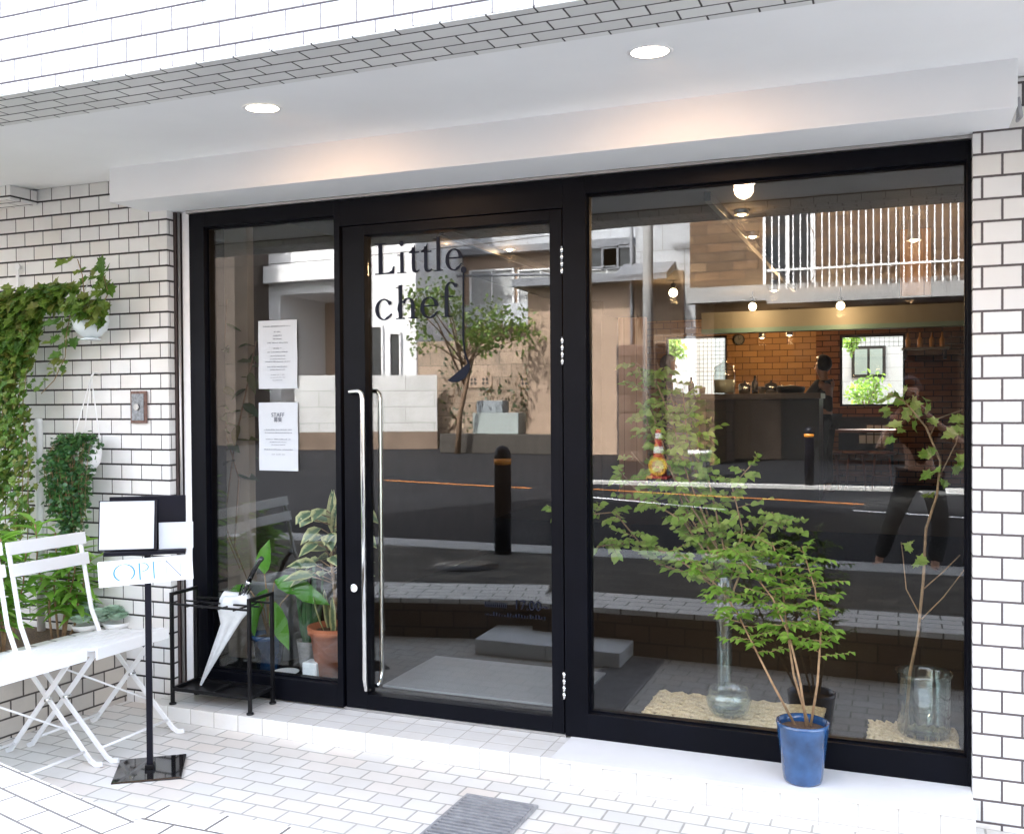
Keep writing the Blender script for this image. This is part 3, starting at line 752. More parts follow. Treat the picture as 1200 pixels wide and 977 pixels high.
for pts, sp, n in routes:
    pts = [p+rdir(rnd)*.01 for p in pts]; st.tube(pts, .0025, 5)
    big = n < 60 or sp > .055 or pts is routes[0][0]
    for j in range(n):
        q = rnd.random(); p, d = along(pts, q); p = p+Vector((rnd.uniform(-sp, sp), rnd.uniform(-.07, .04), rnd.uniform(-sp, sp)))
        lower = (p+O).z < 1.85
        s_ = rnd.uniform(.03, .05) if lower else rnd.uniform(.05, .085)
        leaf_into(lf, p, Vector((rnd.uniform(-.6, .6), rnd.uniform(-.9, -.1), rnd.uniform(-1, .1))), Vector((rnd.uniform(-.3, .3), -.8, .6)), s_, s_*1.05, 'maple', .1, rnd.uniform(0, .3))
st.build('stem', M_twig, vn); lf.build('foliage', L_vine, vn)

# meter box on the wall
eb = thing('outlet_box', 'small weathered metal outlet box on the tiled wall', 'outlet box', at(164, 477, -.125))
MB().box(-.052, .052, -.014, .0, -.085, .085).build('cover', basic('rusty_brown', (.16, .09, .07), .7, var=.4, vscale=60), eb, .003)
MB().box(-.04, .04, -.019, -.0145, -.07, .07).build('plate', basic('weathered_grey', (.22, .23, .24), .5, var=.4, vscale=70), eb, .002)
MB().tube([(0, -.019, -.0), (0, -.030, .0)], .017, 16).build('knob', M_alu, eb)

# ================================================================== MENU STAND
ms = thing('menu_stand', 'black metal menu stand with open menu and OPEN sign', 'menu stand', (0, 0, 0), R(36)); q = atz(176, 901, .03); ms.location = (q.x, q.y, gz(q.x, q.y)-.002)
MB().box(-.14, .14, -.14, .14, 0, .012).build('base_plate', M_bgloss, ms, .004)
MB().box(-.02, .02, -.02, .02, .0125, .03).build('socket', M_bmetal, ms, .002)
MB().box(-.0125, .0125, -.0125, .0125, .03, 1.0).build('pole', M_bplas, ms, .001)
bo = MB().box(-.152, .158, .004, .010, .95, 1.185).build('back_board', M_bplas, ms, .003)
MB().box(-.172, .158, -.045, .003, .937, .957).build('ledge', M_bplas, ms, .004)
M = T(-.075, -.030, 1.065, R(-8), 0, R(-5))
MB().box(-.118, .118, -.004, .004, -.106, .106, M).build('menu_cover', M_bplas, ms, .002)
MB().box(-.112, .108, -.007, -.0045, -.100, .102, M).build('menu_page', M_paper, ms)
M = T(.117, -.022, 1.013, R(-4), 0, 0)
MB().box(-.068, .072, -.003, .001, -.055, .058, M).build('card', M_paper, ms)
sg = MB().box(-.196, .186, -.025, -.018, -.055, .055, T(0, 0, .868, 0, R(-3), 0)).build('open_sign', basic('sign_white', (.80, .82, .84), .45, var=.02), ms, .002)
def stroke(mb, a, b, t, y=-.0262):
    (x0, z0), (x1, z1) = a, b; L = math.hypot(x1-x0, z1-z0); nx, nz = -(z1-z0)/L*t/2, (x1-x0)/L*t/2
    mb.add([(x0+nx, y, z0+nz), (x0-nx, y, z0-nz), (x1-nx, y, z1-nz), (x1+nx, y, z1+nz), (x0+nx, y+.001, z0+nz), (x0-nx, y+.001, z0-nz), (x1-nx, y+.001, z1-nz), (x1+nx, y+.001, z1+nz)],
           [(0,1,2,3), (7,6,5,4), (0,4,5,1), (2,6,7,3)])
SM = T(0, 0, .868, 0, R(-3), 0)
op, og = MB(), MB()
cxo, hh = -.092, .036
for k in range(40):
    a = PI*.5+ (k/40)*2*PI; b = a+2*PI/40
    if 1.50*PI-.55 < (a % (2*PI)) < 1.50*PI+.55: continue
    t_ = .0016+.0045*abs(math.cos(a)); stroke(op, (cxo+.041*math.cos(a), hh*math.sin(a)), (cxo+.041*math.cos(b), hh*math.sin(b)), t_)
stroke(op, (-.030, -hh), (-.030, hh), .0055)
for k in range(14):
    a = PI/2-k*PI/14; b = a-PI/14; stroke(op, (-.022+.028*math.cos(a), .017+.018*math.sin(a)), (-.022+.028*math.cos(b), .017+.018*math.sin(b)), .0014+.003*abs(math.cos(a)))
stroke(op, (.027, -hh), (.027, hh), .005); stroke(op, (.027, hh-.001), (.060, hh-.001), .0016)
stroke(og, (.078, -hh), (.078, hh), .0016); stroke(og, (.078, hh), (.136, -hh), .0042); stroke(og, (.136, -hh), (.136, hh), .0016)
for mb in (op, og): mb.v = [tuple(SM @ Vector(v)) for v in mb.v]
op.build('lettering', M_bluesign, sg); og.build('lettering', M_greyink, sg)

# ================================================================== UMBRELLA RACK + UMBRELLA
rk = thing('umbrella_rack', 'black metal umbrella rack with two open ends on the tiled step', 'umbrella rack', (-3.17, -.165, .0925))
X0, X1, Y0, Y1 = -.235, .235, -.10, .085
for x in (X0, X1):
    e = MB().box(x-.008, x+.008, Y0-.008, Y0+.008, .012, .565).box(x-.008, x+.008, Y1-.008, Y1+.008, .012, .565).box(x-.008, x+.008, Y0+.008, Y1-.008, .549, .565)
    e.build('end_frame', M_bmetal, rk, .001)
for x in (X0, X1):
    for y in (Y0, Y1): MB().lathe([(0, 0), (.018, 0), (.018, .008), (.008, .013), (0, .013)], (x, y, 0), 16).build('foot', M_bmetal, rk)
g = MB().box(X0+.008, X1-.008, Y0-.006, Y0+.004, .503, .513).box(X0+.008, X1-.008, Y1-.004, Y1+.006, .503, .513).box(X0+.008, X1-.008, -.012, -.004, .503, .511)
for k in range(1, 5): x = X0+k*.094; g.box(x-.003, x+.003, Y0, Y1, .496, .503)
g.build('grid', M_bmetal, rk)
tr = MB().box(X0+.008, X1-.008, Y0-.006, Y0+.006, .072, .088).box(X0+.008, X1-.008, Y1-.006, Y1+.006, .072, .088).box(X0-.005, X0+.008, Y0, Y1, .074, .088).box(X1-.008, X1+.005, Y0, Y1, .074, .088).box(-.008, .008, Y0, Y1, .072, .086)
tr.box(X0, X1, Y0, Y1, .068, .072); tr.build('tray', M_bmetal, rk)
um = thing('umbrella', 'closed translucent white umbrella with black handle leaning in the rack', 'umbrella', (-3.325, -.15, .168))
a = Vector((0, 0, 0)); b = Vector((.265, .02, .50)); ax_ = b.normalized(); zr = Vector((0, 0, 1)).rotation_difference(ax_).to_matrix().to_4x4()
Lu = b.length
M_umb = basic('umbrella_film', (.66, .69, .70), .3, var=.08, vscale=30)
cn = MB(); n = 36
prof = [(0, .006), (.06, .010), (.2, .020), (.34, .030), (.43, .040), (.48, .052), (.52, .050), (.545, .030), (.555, .012)]
vs = []
for z, r in prof:
    for k in range(n):
        t_ = 2*PI*k/n; rr = r*(1+.30*math.sin(4*t_+z*5)*min(1, z*3)); sag = (.045*max(0, math.cos(t_-3.6)) if .40 < z < .53 else 0)
        vs.append(Vector((rr*math.cos(t_)*1.15+sag*math.cos(3.6), rr*math.sin(t_)*.85+sag*math.sin(3.6)*.4, z-(.03*max(0, math.cos(t_-3.6)) if z > .4 else 0))))
cn.add(vs, [(i*n+k, i*n+(k+1) % n, (i+1)*n+(k+1) % n, (i+1)*n+k) for i in range(len(prof)-1) for k in range(n)], True)
def xf(mb, M): mb.v = [tuple(M @ Vector(v)) for v in mb.v]; return mb
xf(cn, zr).build('canopy', M_umb, um)
hd = MB().tube([(0, 0, .55), (0, 0, .62)], [.010, .013], 12).tube([(0, 0, .62), (0, 0, .70), (.004, 0, .735), (.012, 0, .76)], .0125, 12)
xf(hd, zr).build('handle', M_bgloss, um)
xf(MB().tube([(0, 0, .605), (0, 0, .618)], .0145, 14), zr).build('collar', M_steel, um)
rb = MB()
for k in range(8): t_ = k*PI/4; rb.bar((.012*math.cos(t_), .012*math.sin(t_), .50), (.026*math.cos(t_), .026*math.sin(t_), .585), .005, .003)
xf(rb, zr).build('rib_ends', M_bgloss, um)
xf(MB().tube([(0, 0, -.02), (0, 0, .02)], .005, 8), zr).build('tip', basic('tip_brown', (.3, .18, .1), .5), um)

# ================================================================== BLUE POT TREE ON THE WHITE SLAB
def blue_pot(loc, r, h, label, name='glazed_pot'):
    t = thing(name, label, 'plant pot', loc)
    MB().lathe([(0, .004), (r*.70, .0), (r*.74, .012), (r*.98, h*.93), (r*1.0, h), (r*.93, h), (r*.91, h*.92), (r*.88, h*.86)], (0, 0, 0), 40).build('pot', M_navy, t)
    so = MB(); rr = random.Random(3)
    so.disc((0, 0, h*.87), r*.89, 30); so.build('soil', M_soil, t)
    return t
bp_loc = Vector((-.352, -.205, .1045)); blue_pot(bp_loc, .102, .235, 'cobalt blue glazed pot on the white slab outside the big window')
tree = thing('potted_tree', 'slender fine-leaved young tree growing from the blue pot on the slab', 'plant', bp_loc+Vector((0, 0, .205)))
st, lf = MB(), MB(); O = tree.location.copy()
trunks = [[(945, 850), (938, 800), (925, 745), (905, 700), (870, 655), (850, 640)],
          [(950, 850), (958, 800), (962, 740), (955, 690), (940, 640)],
          [(935, 855), (905, 800), (885, 760), (865, 720), (845, 690), (800, 650)],
          [(948, 850), (930, 790), (920, 720), (915, 670), (905, 635)]]
for ti, tp in enumerate(trunks):
    pts = [at(x, y, -.2+.02*ti-.015*i)-O for i, (x, y) in enumerate(tp)]
    n = len(pts); st.tube(pts, [.0055-.0008*i for i in range(n)], 7)
    nb = 32
    for k in range(nb):
        q = .38+.62*k/nb; p, d = along(pts, q); a = k*2.4
        L = rnd.uniform(.07, .17)*(1.15-.5*q); e = p+Vector((math.cos(a)*L, math.sin(a)*L*.7, rnd.uniform(-.02, .05)))
        tw = wig(rnd, p, e, 4, .006); st.tube(tw, [.0018, .0016, .0014, .0012, .001], 5)
        for j in range(11):
            pp_, dd = along(tw, .12+.88*j/10); sgn = 1 if j % 2 else -1
            side = Vector((-dd.y, dd.x, 0))*sgn
            leaf_into(lf, pp_, side+dd*.6+Vector((0, 0, rnd.uniform(-.5, .2))), (0, -.3, 1), rnd.uniform(.024, .040), rnd.uniform(.014, .021), 'ovate', .15, .25)
st.build('trunk', M_twig, tree); lf.build('crown', L_fresh, tree)

# ================================================================== THE SHOP INSIDE
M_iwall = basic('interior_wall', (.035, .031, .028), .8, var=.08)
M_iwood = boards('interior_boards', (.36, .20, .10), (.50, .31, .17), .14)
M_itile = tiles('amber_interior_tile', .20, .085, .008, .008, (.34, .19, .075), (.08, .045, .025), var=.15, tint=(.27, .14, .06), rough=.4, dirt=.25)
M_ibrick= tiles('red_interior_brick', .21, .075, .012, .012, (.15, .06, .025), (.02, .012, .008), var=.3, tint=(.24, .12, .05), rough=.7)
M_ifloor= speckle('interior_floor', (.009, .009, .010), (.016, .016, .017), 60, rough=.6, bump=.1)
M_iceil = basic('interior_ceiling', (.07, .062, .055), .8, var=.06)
M_cream = basic('cream_beam', (.15, .145, .12), .6, var=.05)
M_green = basic('green_trim', (.09, .17, .165), .5)
M_dwood = boards('dark_boards', (.035, .022, .015), (.06, .035, .022), .12)
M_redw  = basic('red_brown_wood', (.16, .05, .025), .45, var=.3, vscale=20)
for m_ in (M_iwall, M_ifloor, M_iceil, M_iwood, M_itile, M_ibrick): matte(m_)
BY = 9.5; FZ = .50
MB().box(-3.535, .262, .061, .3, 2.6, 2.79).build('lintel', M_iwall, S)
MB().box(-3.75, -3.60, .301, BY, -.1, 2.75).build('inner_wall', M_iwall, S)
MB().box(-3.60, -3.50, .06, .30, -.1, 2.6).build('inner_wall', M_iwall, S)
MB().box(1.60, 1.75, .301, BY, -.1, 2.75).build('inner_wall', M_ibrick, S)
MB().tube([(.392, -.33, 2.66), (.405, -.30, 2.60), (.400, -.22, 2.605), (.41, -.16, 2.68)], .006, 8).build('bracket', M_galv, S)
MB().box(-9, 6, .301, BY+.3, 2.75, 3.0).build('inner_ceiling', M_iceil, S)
MB().box(-9, 6, -.019, BY+.3, 3.001, 10.5).build('upper_wall', M_upper, S)  # unseen mass behind the front, same added height for the street shade
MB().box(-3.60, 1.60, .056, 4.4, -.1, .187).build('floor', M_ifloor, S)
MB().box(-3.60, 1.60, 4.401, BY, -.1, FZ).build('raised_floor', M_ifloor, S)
w1a, w1b, w2a, w2b = at(780, 395, BY), at(852, 466, BY), at(984, 393, BY), at(1061, 476, BY)
zt, zb = w1a.z, w1b.z; zt2, zb2 = w2a.z, w2b.z
MB().box(-3.6, w1a.x, BY, BY+.15, -.1, 2.75).box(w1a.x, w1b.x, BY, BY+.15, -.1, zb).box(w1a.x, w1b.x, BY, BY+.15, zt, 2.75).box(w1b.x, w2a.x-.30, BY, BY+.15, -.1, 2.75).build('back_wall', M_itile, S)
MB().box(w2a.x-.30, w2a.x, BY-.02, BY+.15, -.1, 2.75).box(w2a.x, w2b.x, BY-.02, BY+.15, -.1, zb2).box(w2a.x, w2b.x, BY-.02, BY+.15, zt2, 2.75).box(w2b.x, 1.75, BY-.02, BY+.15, -.1, 2.75).build('back_wall', M_ibrick, S)
M_ghost = glass('back_window_glass', .05)
for a_, b_, top, bot in ((w1a.x, w1b.x, zt, zb), (w2a.x, w2b.x, zt2, zb2)):
    f_ = MB()
    f_.box(a_, a_+.03, BY+.02, BY+.08, bot, top).box(b_-.03, b_, BY+.02, BY+.08, bot, top).box(a_+.03, b_-.03, BY+.02, BY+.08, bot, bot+.03).box(a_+.03, b_-.03, BY+.02, BY+.08, top-.03, top)
    f_ = f_.build('back_window', M_bmetal, S)
    MB().box(a_+.03, b_-.03, BY+.045, BY+.05, bot+.03, top-.03).build('pane', M_ghost, f_)
    gm = MB(); x = a_+.34 if a_ == w1a.x else a_+.03
    while x < b_-.03: gm.box(x, x+.005, BY+.09, BY+.095, (bot if a_ == w1a.x else top-.16), top-.03); x += .058
    z = bot+.25 if a_ == w1a.x else top-.16
    while z < top-.03: gm.box(a_+(.34 if a_ == w1a.x else .03), b_-.03, BY+.096, BY+.101, z, z+.005); z += .058
    gm.build('wire_grid', M_bmetal, f_)
# inner beam, track and wood partition
a_, b_ = at(822, 370, 6.6), at(822, 386, 6.6)
MB().box(a_.x, 1.6, 6.6, 6.75, b_.z, a_.z+.03).build('inner_beam', M_cream, S)
MB().box(a_.x, 1.6, 6.585, 6.76, b_.z-.05, b_.z-.001).build('green_trim', M_green, S)
a_, b_ = at(735, 410, 6.4), at(768, 560, 6.4)
MB().box(-3.59, at(705, 450, 6.4).x, 6.4, 6.5, FZ, 2.74).build('partition', M_iwall, S)
wdp = tag(MB().box(at(725, 450, 6.3).x, at(757, 450, 6.3).x, 6.30, 6.36, FZ+.003, at(740, 372, 6.3).z).build('wooden_screen', M_iwood, None, .004), 'tall upright pale wooden board screen inside behind the leafy branches', 'screen')

# counter, with its things
ca, cb = at(788, 462, 7.0), at(962, 462, 7.0)
co = thing('shop_counter', 'long black service counter with thick top deep inside the shop', 'counter', ((ca.x+cb.x)/2, 7.35, FZ))
hw = (cb.x-ca.x)/2; ct = ca.z-FZ
MB().box(-hw, hw, -.38, .35, ct-.06, ct).build('countertop', basic('counter_top', (.03, .022, .018), .35), co, .004)
MB().box(-hw+.38, hw-.02, -.33, .30, .003, ct-.062).build('body', M_bmetal, co)
MB().box(-hw+.02, -hw+.378, -.30, .30, .003, ct-.062).build('side_cabinet', basic('grey_cabinet', (.22, .20, .2), .6), co)
# glass drink jar
j = at(848, 462, 7.1); zc = FZ+ct+.003
jr = thing('glass_jar', 'large clear lidded drink jar standing on the black counter', 'jar', (j.x, 7.15, zc))
MB().lathe([(0, 0), (.115, 0), (.125, .02), (.125, .20), (.11, .26), (.10, .27)], (0, 0, 0)).build('body', M_glassware, jr)
MB().lathe([(0, .01), (.112, .01), (.118, .16), (.0, .16)], (0, 0, 0)).build('drink', basic('pale_drink', (.55, .55, .5), .2), jr)
MB().lathe([(.105, .27), (.12, .28), (.11, .31), (.05, .34), (.02, .36), (.03, .38), (0, .39)], (0, 0, 0)).build('lid', M_glassware, jr)
for i, (px, kind, lb) in enumerate(((809, 'bottle', 'dark bottle on the counter under the gridded window'), (822, 'cup', 'short pale cup beside the dark bottle on the counter'), (872, 'pot', 'steel pot with glint on the counter right of the jar'), (884, 'bottle', 'dark round bottle on the counter right of the steel pot'), (892, 'cup', 'short pale cup at the middle of the counter'), (903, 'pot', 'small steel pot at the right of the counter'))):
    x = at(px, 462, 7.15).x; o = MB()
    if kind == 'bottle': o.lathe([(0, 0), (.035, 0), (.037, .02), (.037, .12), (.014, .16), (.014, .20), (0, .20)]); mm = M_bgloss
    elif kind == 'cup': o.lathe([(0, 0), (.03, 0), (.04, .08), (.036, .08), (.03, .01)]); mm = M_cream
    else: o.lathe([(0, 0), (.065, 0), (.07, .10), (.066, .10), (.06, .11), (.01, .125), (.012, .145), (0, .15)]).tube([(.07, 0, .08), (.14, 0, .085)], .008, 8); mm = M_steel
    tag(o.build(kind if kind != 'pot' else 'steel_pot', mm, None, 0, (x, 7.2, zc)), lb, kind)
dp = MB(); x = at(926, 462, 7.1).x
dp.lathe([(0, 0), (.14, 0), (.16, .05), (.15, .07), (.0, .09)]).tube([(-.15, 0, .05), (-.32, -.02, .06)], .012, 8)
tag(dp.build('frying_pan', M_bmetal, None, 0, (x, 7.15, zc)), 'wide black covered pan on the counter before the dark haired cook', 'pan')
# clock
ck = at(866, 398, BY-.03); cl = thing('wall_clock', 'small round wall clock on the amber tiles beside the gridded window', 'clock', (ck.x, BY-.035, ck.z))
MB().tube([(0, .03, 0), (0, .0, 0)], .075, 28).build('case', M_bmetal, cl)
MB().tube([(0, -.001, 0), (0, -.003, 0)], .064, 28).build('dial', M_cream, cl)
hn = MB()
for k in range(12): a2 = k*PI/6; hn.bar((.046*math.sin(a2), -.005, .046*math.cos(a2)), (.060*math.sin(a2), -.005, .060*math.cos(a2)), .006, .002)
hn.bar((0, -.006, 0), (.03, -.006, .02), .006, .002).bar((0, -.006, 0), (-.01, -.006, .05), .005, .002).build('hands', M_bmetal, cl)

# pendant and track lamps, lit
M_bulb = emit('warm_bulb', (1, .74, .42), 3.2)
def lampthing(px, py, Y, label, kind, e=7.0):
    p = at(px, py, Y); t = thing('pendant_lamp' if kind == 'p' else 'spot_lamp', label, 'lamp', p, 0, 'warm lamps inside the shop')
    if kind == 'p':
        MB().tube([(0, 0, .10), (0, 0, 2.748-p.z)], .004, 6).build('cord', M_bmetal, t)
        MB().lathe([(.0, .055), (.022, .055), (.026, .10), (0, .105)], (0, 0, 0), 16).build('socket', M_bmetal, t)
        MB().ball((0, 0, .015), .040, 16, 10).build('bulb', M_bulb, t)
    else:
        MB().tube([(0, 0, .12), (0, 0, 2.748-p.z)], .008, 8).build('stem', M_alu, t)
        MB().lathe([(.018, .16), (.028, .15), (.036, .06), (.046, .0), (.042, .0), (.03, .06), (0, .1)], (0, 0, 0), 18).build('shade', M_alu, t)
        MB().ball((0, 0, .018), .028, 14, 8).build('bulb', M_bulb, t)
    l = bpy.data.lights.new('lamp', 'POINT'); l.energy = e*.11; l.color = (1, .62, .30); l.shadow_soft_size = .04
    o = bpy.data.objects.new('lamp_light', l); C.objects.link(o); o.parent = t; o.location = (0, 0, -.06)
LP = [(869, 252, 1.8, 'spot lamp hanging from the inner ceiling behind the top of the big window', 's', 3), (1071, 282, 2.4, 'long-stemmed spot lamp inside in front of the reflected balcony rail', 's', 3),
      (882, 278, 2.6, 'small spot lamp inside in front of the reflected brown brick wall', 's', 2),
      (789, 345, 5.0, 'bare glowing bulb inside near the big window mullion above the woman', 'p', 9), (882, 361, 6.3, 'bare glowing bulb hanging before the cream beam, above the counter', 'p', 10),
      (985, 360, 6.3, 'bare glowing bulb hanging before the cream beam, above the right gap of the counter', 'p', 10), (907, 341, 5.4, 'small twin spot lamp inside left of the reflected balcony', 's', 3),
      (523, 277, 2.2, 'spot lamp inside above the word Little on the door', 's', 2), (597, 293, 2.6, 'spot lamp inside right of the word Little on the door', 's', 3), (1066, 342, 5.6, 'faint spot lamp inside under the reflected balcony slab', 's', 4),
      (925, 393, 8.4, 'small spot lamp added to brighten the amber tiles right of the clock', 's', 16), (893, 396, 8.8, 'faint spot lamp added to brighten the amber tiles beside the clock', 's', 10)]  # these two lamps are added to brighten the amber rear wall
for a_ in LP: lampthing(*a_)
for (x, y0, y1) in ((at(840, 200, 1.5).x, 1.2, 6.0), (at(560, 270, 2.2).x, 1.6, 4.0)):
    tk = MB().box(x-.017, x+.017, y0, y1, 2.70, 2.748)
    tag(tk.build('lamp_track', M_bmetal, None, .002), 'black lamp track on the inner ceiling behind the ' + ('door' if y1 < 5 else 'big window'), 'lamp track')
bm = tag(MB().box(at(1055, 200, 3).x, at(1085, 200, 3).x+.03, 2.9, 3.1, 2.30, 2.748).build('ceiling_post', M_iwood, None, .004), 'short amber wooden post dropping from the inner ceiling', 'post')

# table, stools, shelf, cards at the back right
def stool(px, label):
    p = at(px, 565, 8.6); t = thing('wooden_stool', label, 'stool', (p.x, 8.6, FZ), 0, 'reddish stools at the inner table')
    MB().lathe([(0, .44), (.16, .44), (.165, .46), (.16, .475), (0, .47)]).build('seat', M_redw, t)
    for k in range(4):
        a2 = PI/4+k*PI/2; MB().tube([(.17*math.cos(a2), .17*math.sin(a2), 0), (.11*math.cos(a2), .11*math.sin(a2), .44)], .014, 8).build('leg', M_redw, t)
    MB().tube([(.145*math.cos(k*PI/8), .145*math.sin(k*PI/8), .18) for k in range(17)], .008, 6).build('ring', M_redw, t)
stool(972, 'reddish wooden stool at the left end of the inner table'); stool(1003, 'reddish wooden stool at the middle of the inner table'); stool(1034, 'reddish wooden stool at the right end of the inner table')
ta, tb_ = at(955, 528, 8.9), at(1050, 528, 8.9)
tt = thing('cafe_table', 'narrow dark wooden table under the right rear window', 'table', ((ta.x+tb_.x)/2, 8.95, FZ))
hw2 = (tb_.x-ta.x)/2
MB().box(-hw2, hw2, -.3, .3, .70, .735).build('tabletop', M_redw, tt, .003)
for sx in (-1, 1):
    for sy in (-1, 1): MB().box(sx*(hw2-.05)-.02, sx*(hw2-.05)+.02, sy*.26-.02, sy*.26+.02, 0, .699).build('leg', M_bmetal, tt)
cbp = at(1022, 508, BY-.05)
cbd = thing('notice_board', 'dark board of small white cards below the right rear window', 'board', (cbp.x, BY-.05, cbp.z))
MB().box(-.42, .22, 0, .02, -.22, .22).build('board', M_bmetal, cbd)
for (i, k) in ((1, 1), (2, 1), (3, 1), (0, 0), (1, 0), (2, 0), (3, 0)):
    MB().box(-.16+i*.095, -.16+i*.095+.08, -.004, -.001, -.13+k*.13, -.13+k*.13+.11).build('card', M_paper, cbd)
sh = at(1085, 404, 8.9)
shf = thing('wall_shelf', 'short dark wall shelf at the right of the rear window', 'shelf', (sh.x, 9.32, sh.z-.02))
MB().box(-.28, .28, -.15, .13, -.02, .005).build('board', M_cream, shf)
MB().box(-.25, -.22, -.10, .13, -.14, -.021).box(.22, .25, -.10, .13, -.14, -.021).build('bracket', M_bmetal, shf)
M_amber = basic('amber_glass', (.55, .25, .05), .1, var=.2)
for i, x in enumerate((-.2, -.06, .08, .2)):
    tag(MB().lathe([(0, 0), (.03, 0), (.034, .10), (.012, .14), (.012, .19), (0, .19)], (0, 0, 0), 16).build('glass_bottle', M_amber, None, 0, (sh.x+x, 9.30, sh.z-.012)),
        'amber bottle on the rear wall shelf, ' + ['leftmost of the four', 'second from the left of the four', 'third from the left of the four', 'rightmost of the four'][i], 'bottle', 'bottles on the rear shelf')
# behind the rear windows: neighbour's wall and bushes
nb = thing('neighbour_house', 'white panelled house seen through the rear windows', 'house', (0, 13.0, 0))
M_siding = boards('white_siding', (.24, .25, .26), (.29, .30, .31), .22, False)
MB().box(-8, 8, 0, .3, 0, 4).build('wall', M_siding, nb)
wa, wb = at(998, 406, 13), at(1038, 442, 13)
f_ = MB().box(wa.x, wb.x, -.05, -.003, wb.z, wa.z).build('window', M_bmetal, nb)
MB().box(wa.x+.05, (wa.x+wb.x)/2-.02, -.06, -.051, wb.z+.05, wa.z-.05).box((wa.x+wb.x)/2+.02, wb.x-.05, -.06, -.051, wb.z+.05, wa.z-.05).build('pane', basic('pale_blind', (.14, .17, .16), .4), f_)
MB().box(at(824, 400, 13).x-.25, at(824, 400, 13).x-.12, -.12, -.004, 0, 4).build('downpipe', M_wpaint, nb)
def bush(name, loc, r, n, mat, label, size=.05, sq=(1, 1, 1), cat='plant', group=None):
    t = thing(name, label, cat, loc, 0, group); lf, st = MB(), MB()
    cl_ = [rdir(rnd)*rnd.uniform(.2, .8)*r for _ in range(9)]
    for k in range(7): e = cl_[k]; st.tube([(0, 0, -r*sq[2]), (e.x*.3*sq[0], e.y*.3*sq[1], -r*.3*sq[2]), (e.x*sq[0], e.y*sq[1], e.z*sq[2])], [r*.04, r*.025, r*.01], 6)
    for k in range(n):
        c = rnd.choice(cl_); p = c+rdir(rnd)*r*.42*rnd.random()**.4; p = Vector((p.x*sq[0], p.y*sq[1], p.z*sq[2]))
        leaf_into(lf, p, rdir(rnd), rdir(rnd, .2, 1), size*rnd.uniform(.7, 1.3), size*.55, 'ovate', .2, .2)
    st.build('stem', M_bark, t); lf.build('foliage', mat, t); return t
q = at(790, 404, 11.6); bush('garden_bush', q, .35, 420, L_fresh, 'bright green bush outside the gridded rear window', .08)
q = at(1012, 465, 11.2); bush('garden_bush', q, .38, 420, L_fresh, 'bright green bush outside the right rear window', .08)
q = at(1000, 396, 11.8); bush('garden_bush', q, .25, 200, L_fresh, 'leafy tip above the window frame outside the right rear window', .08)

# --- plants and things right behind the glass
IF = .19
def clampy(mb, O, ymin=.014):            # leaves pressed against the pane
    mb.v = [(x, max(y, ymin-O[1]), z) for x, y, z in mb.v]; return mb
mat_ = MB().box(-.49, .49, -.30, .30, 0, .012).build('door_mat', basic('pale_mat', (.20, .21, .225), .9, bump=.5, bscale=150), None, .003, (-1.90, .37, IF))
tag(mat_, 'pale grey door mat on the floor just inside the door', 'mat')
def jute(x0, x1, y0, y1, label):
    t = MB(); r = random.Random(int(x0*100)); ny = int((y1-y0)/.028)
    for k in range(ny):
        y = y0+.014+k*.028; pts = [Vector((x0+(x1-x0)*i/28+r.uniform(-.002, .002), y+r.uniform(-.004, .004), IF+.009+.006*math.sin(i*2.2+k*PI))) for i in range(29)]
        t.tube(pts, [.011+.003*math.sin(i*2.1+k) for i in range(29)], 6)
    o = t.build('jute_mat', speckle('jute%.2f' % x0, (.52, .38, .20), (.74, .58, .34), 90, stain=.3)); tag(o, label, 'mat', 'straw mats behind the big window')
jute(-1.075, -.31, .085, .47, 'wide braided straw mat under the flower vase with the leafy branches')
jute(-.12, .225, .085, .36, 'short braided straw mat under the round jar with one bare branch')
def vase(name, loc, prof, wz, wr, label):
    t = thing(name, label, 'vase', loc)
    MB().lathe(prof, (0, 0, 0), 36).build('glass_body', M_glassware, t)
    return t
TH_ = .004
vA = vase('glass_vase', (-.738, .285, IF+.024), [(0, .0), (.075, .0), (.078, .006), (.045, .02), (.035, .06), (.036, .30), (.042, .50), (.050, .66), (.047, .66), (.039, .50), (.033, .30), (.031, .07), (.0, .05)], .3, .03, 'tall slim clear glass vase holding the big leafy branches')
vB = vase('glass_vase', (.098, .20, IF+.024), [(0, 0), (.095, 0), (.104, .012), (.106, .24), (.112, .26), (.107, .26), (.101, .24), (.098, .016), (0, .012)], .1, .09, 'wide round clear glass jar vase with one bare branch')
vC = vase('glass_vase', (-.70, .165, IF+.024), [(0, 0), (.06, 0), (.085, .02), (.10, .07), (.085, .12), (.080, .12), (.094, .07), (.08, .024), (0, .008)], .1, .09, 'low round clear glass bowl on the wide straw mat')
# big leafy arrangement
ar = thing('leafy_branches', 'tall airy yellow-green leafy branches rising from the slim glass vase', 'plant', (-.738, .285, IF+.06)); O = ar.location.copy()
st, lf = MB(), MB()
BR = [([(848, 760), (846, 700), (818, 640), (800, 600), (790, 540), (770, 480), (745, 430)], .45, .9, 60),
      ([(848, 760), (850, 690), (835, 620), (815, 560), (820, 500), (790, 470)], .5, .9, 55),
      ([(848, 750), (840, 690), (790, 650), (740, 635), (700, 640)], .35, .55, 60),
      ([(848, 750), (850, 680), (800, 610), (750, 580), (725, 550)], .35, .6, 60),
      ([(848, 755), (856, 680), (870, 620), (858, 570), (880, 545)], .3, .6, 55),
      ([(848, 755), (860, 690), (880, 640), (905, 600), (920, 620)], .25, .5, 50),
      ([(848, 750), (846, 670), (800, 590), (770, 500), (748, 432)], .4, .75, 45),
      ([(848, 750), (835, 680), (770, 660), (720, 600), (650, 606)], .45, .7, 45),
      ([(848, 755), (852, 690), (830, 640), (780, 575), (740, 530)], .6, 1.0, 50)]
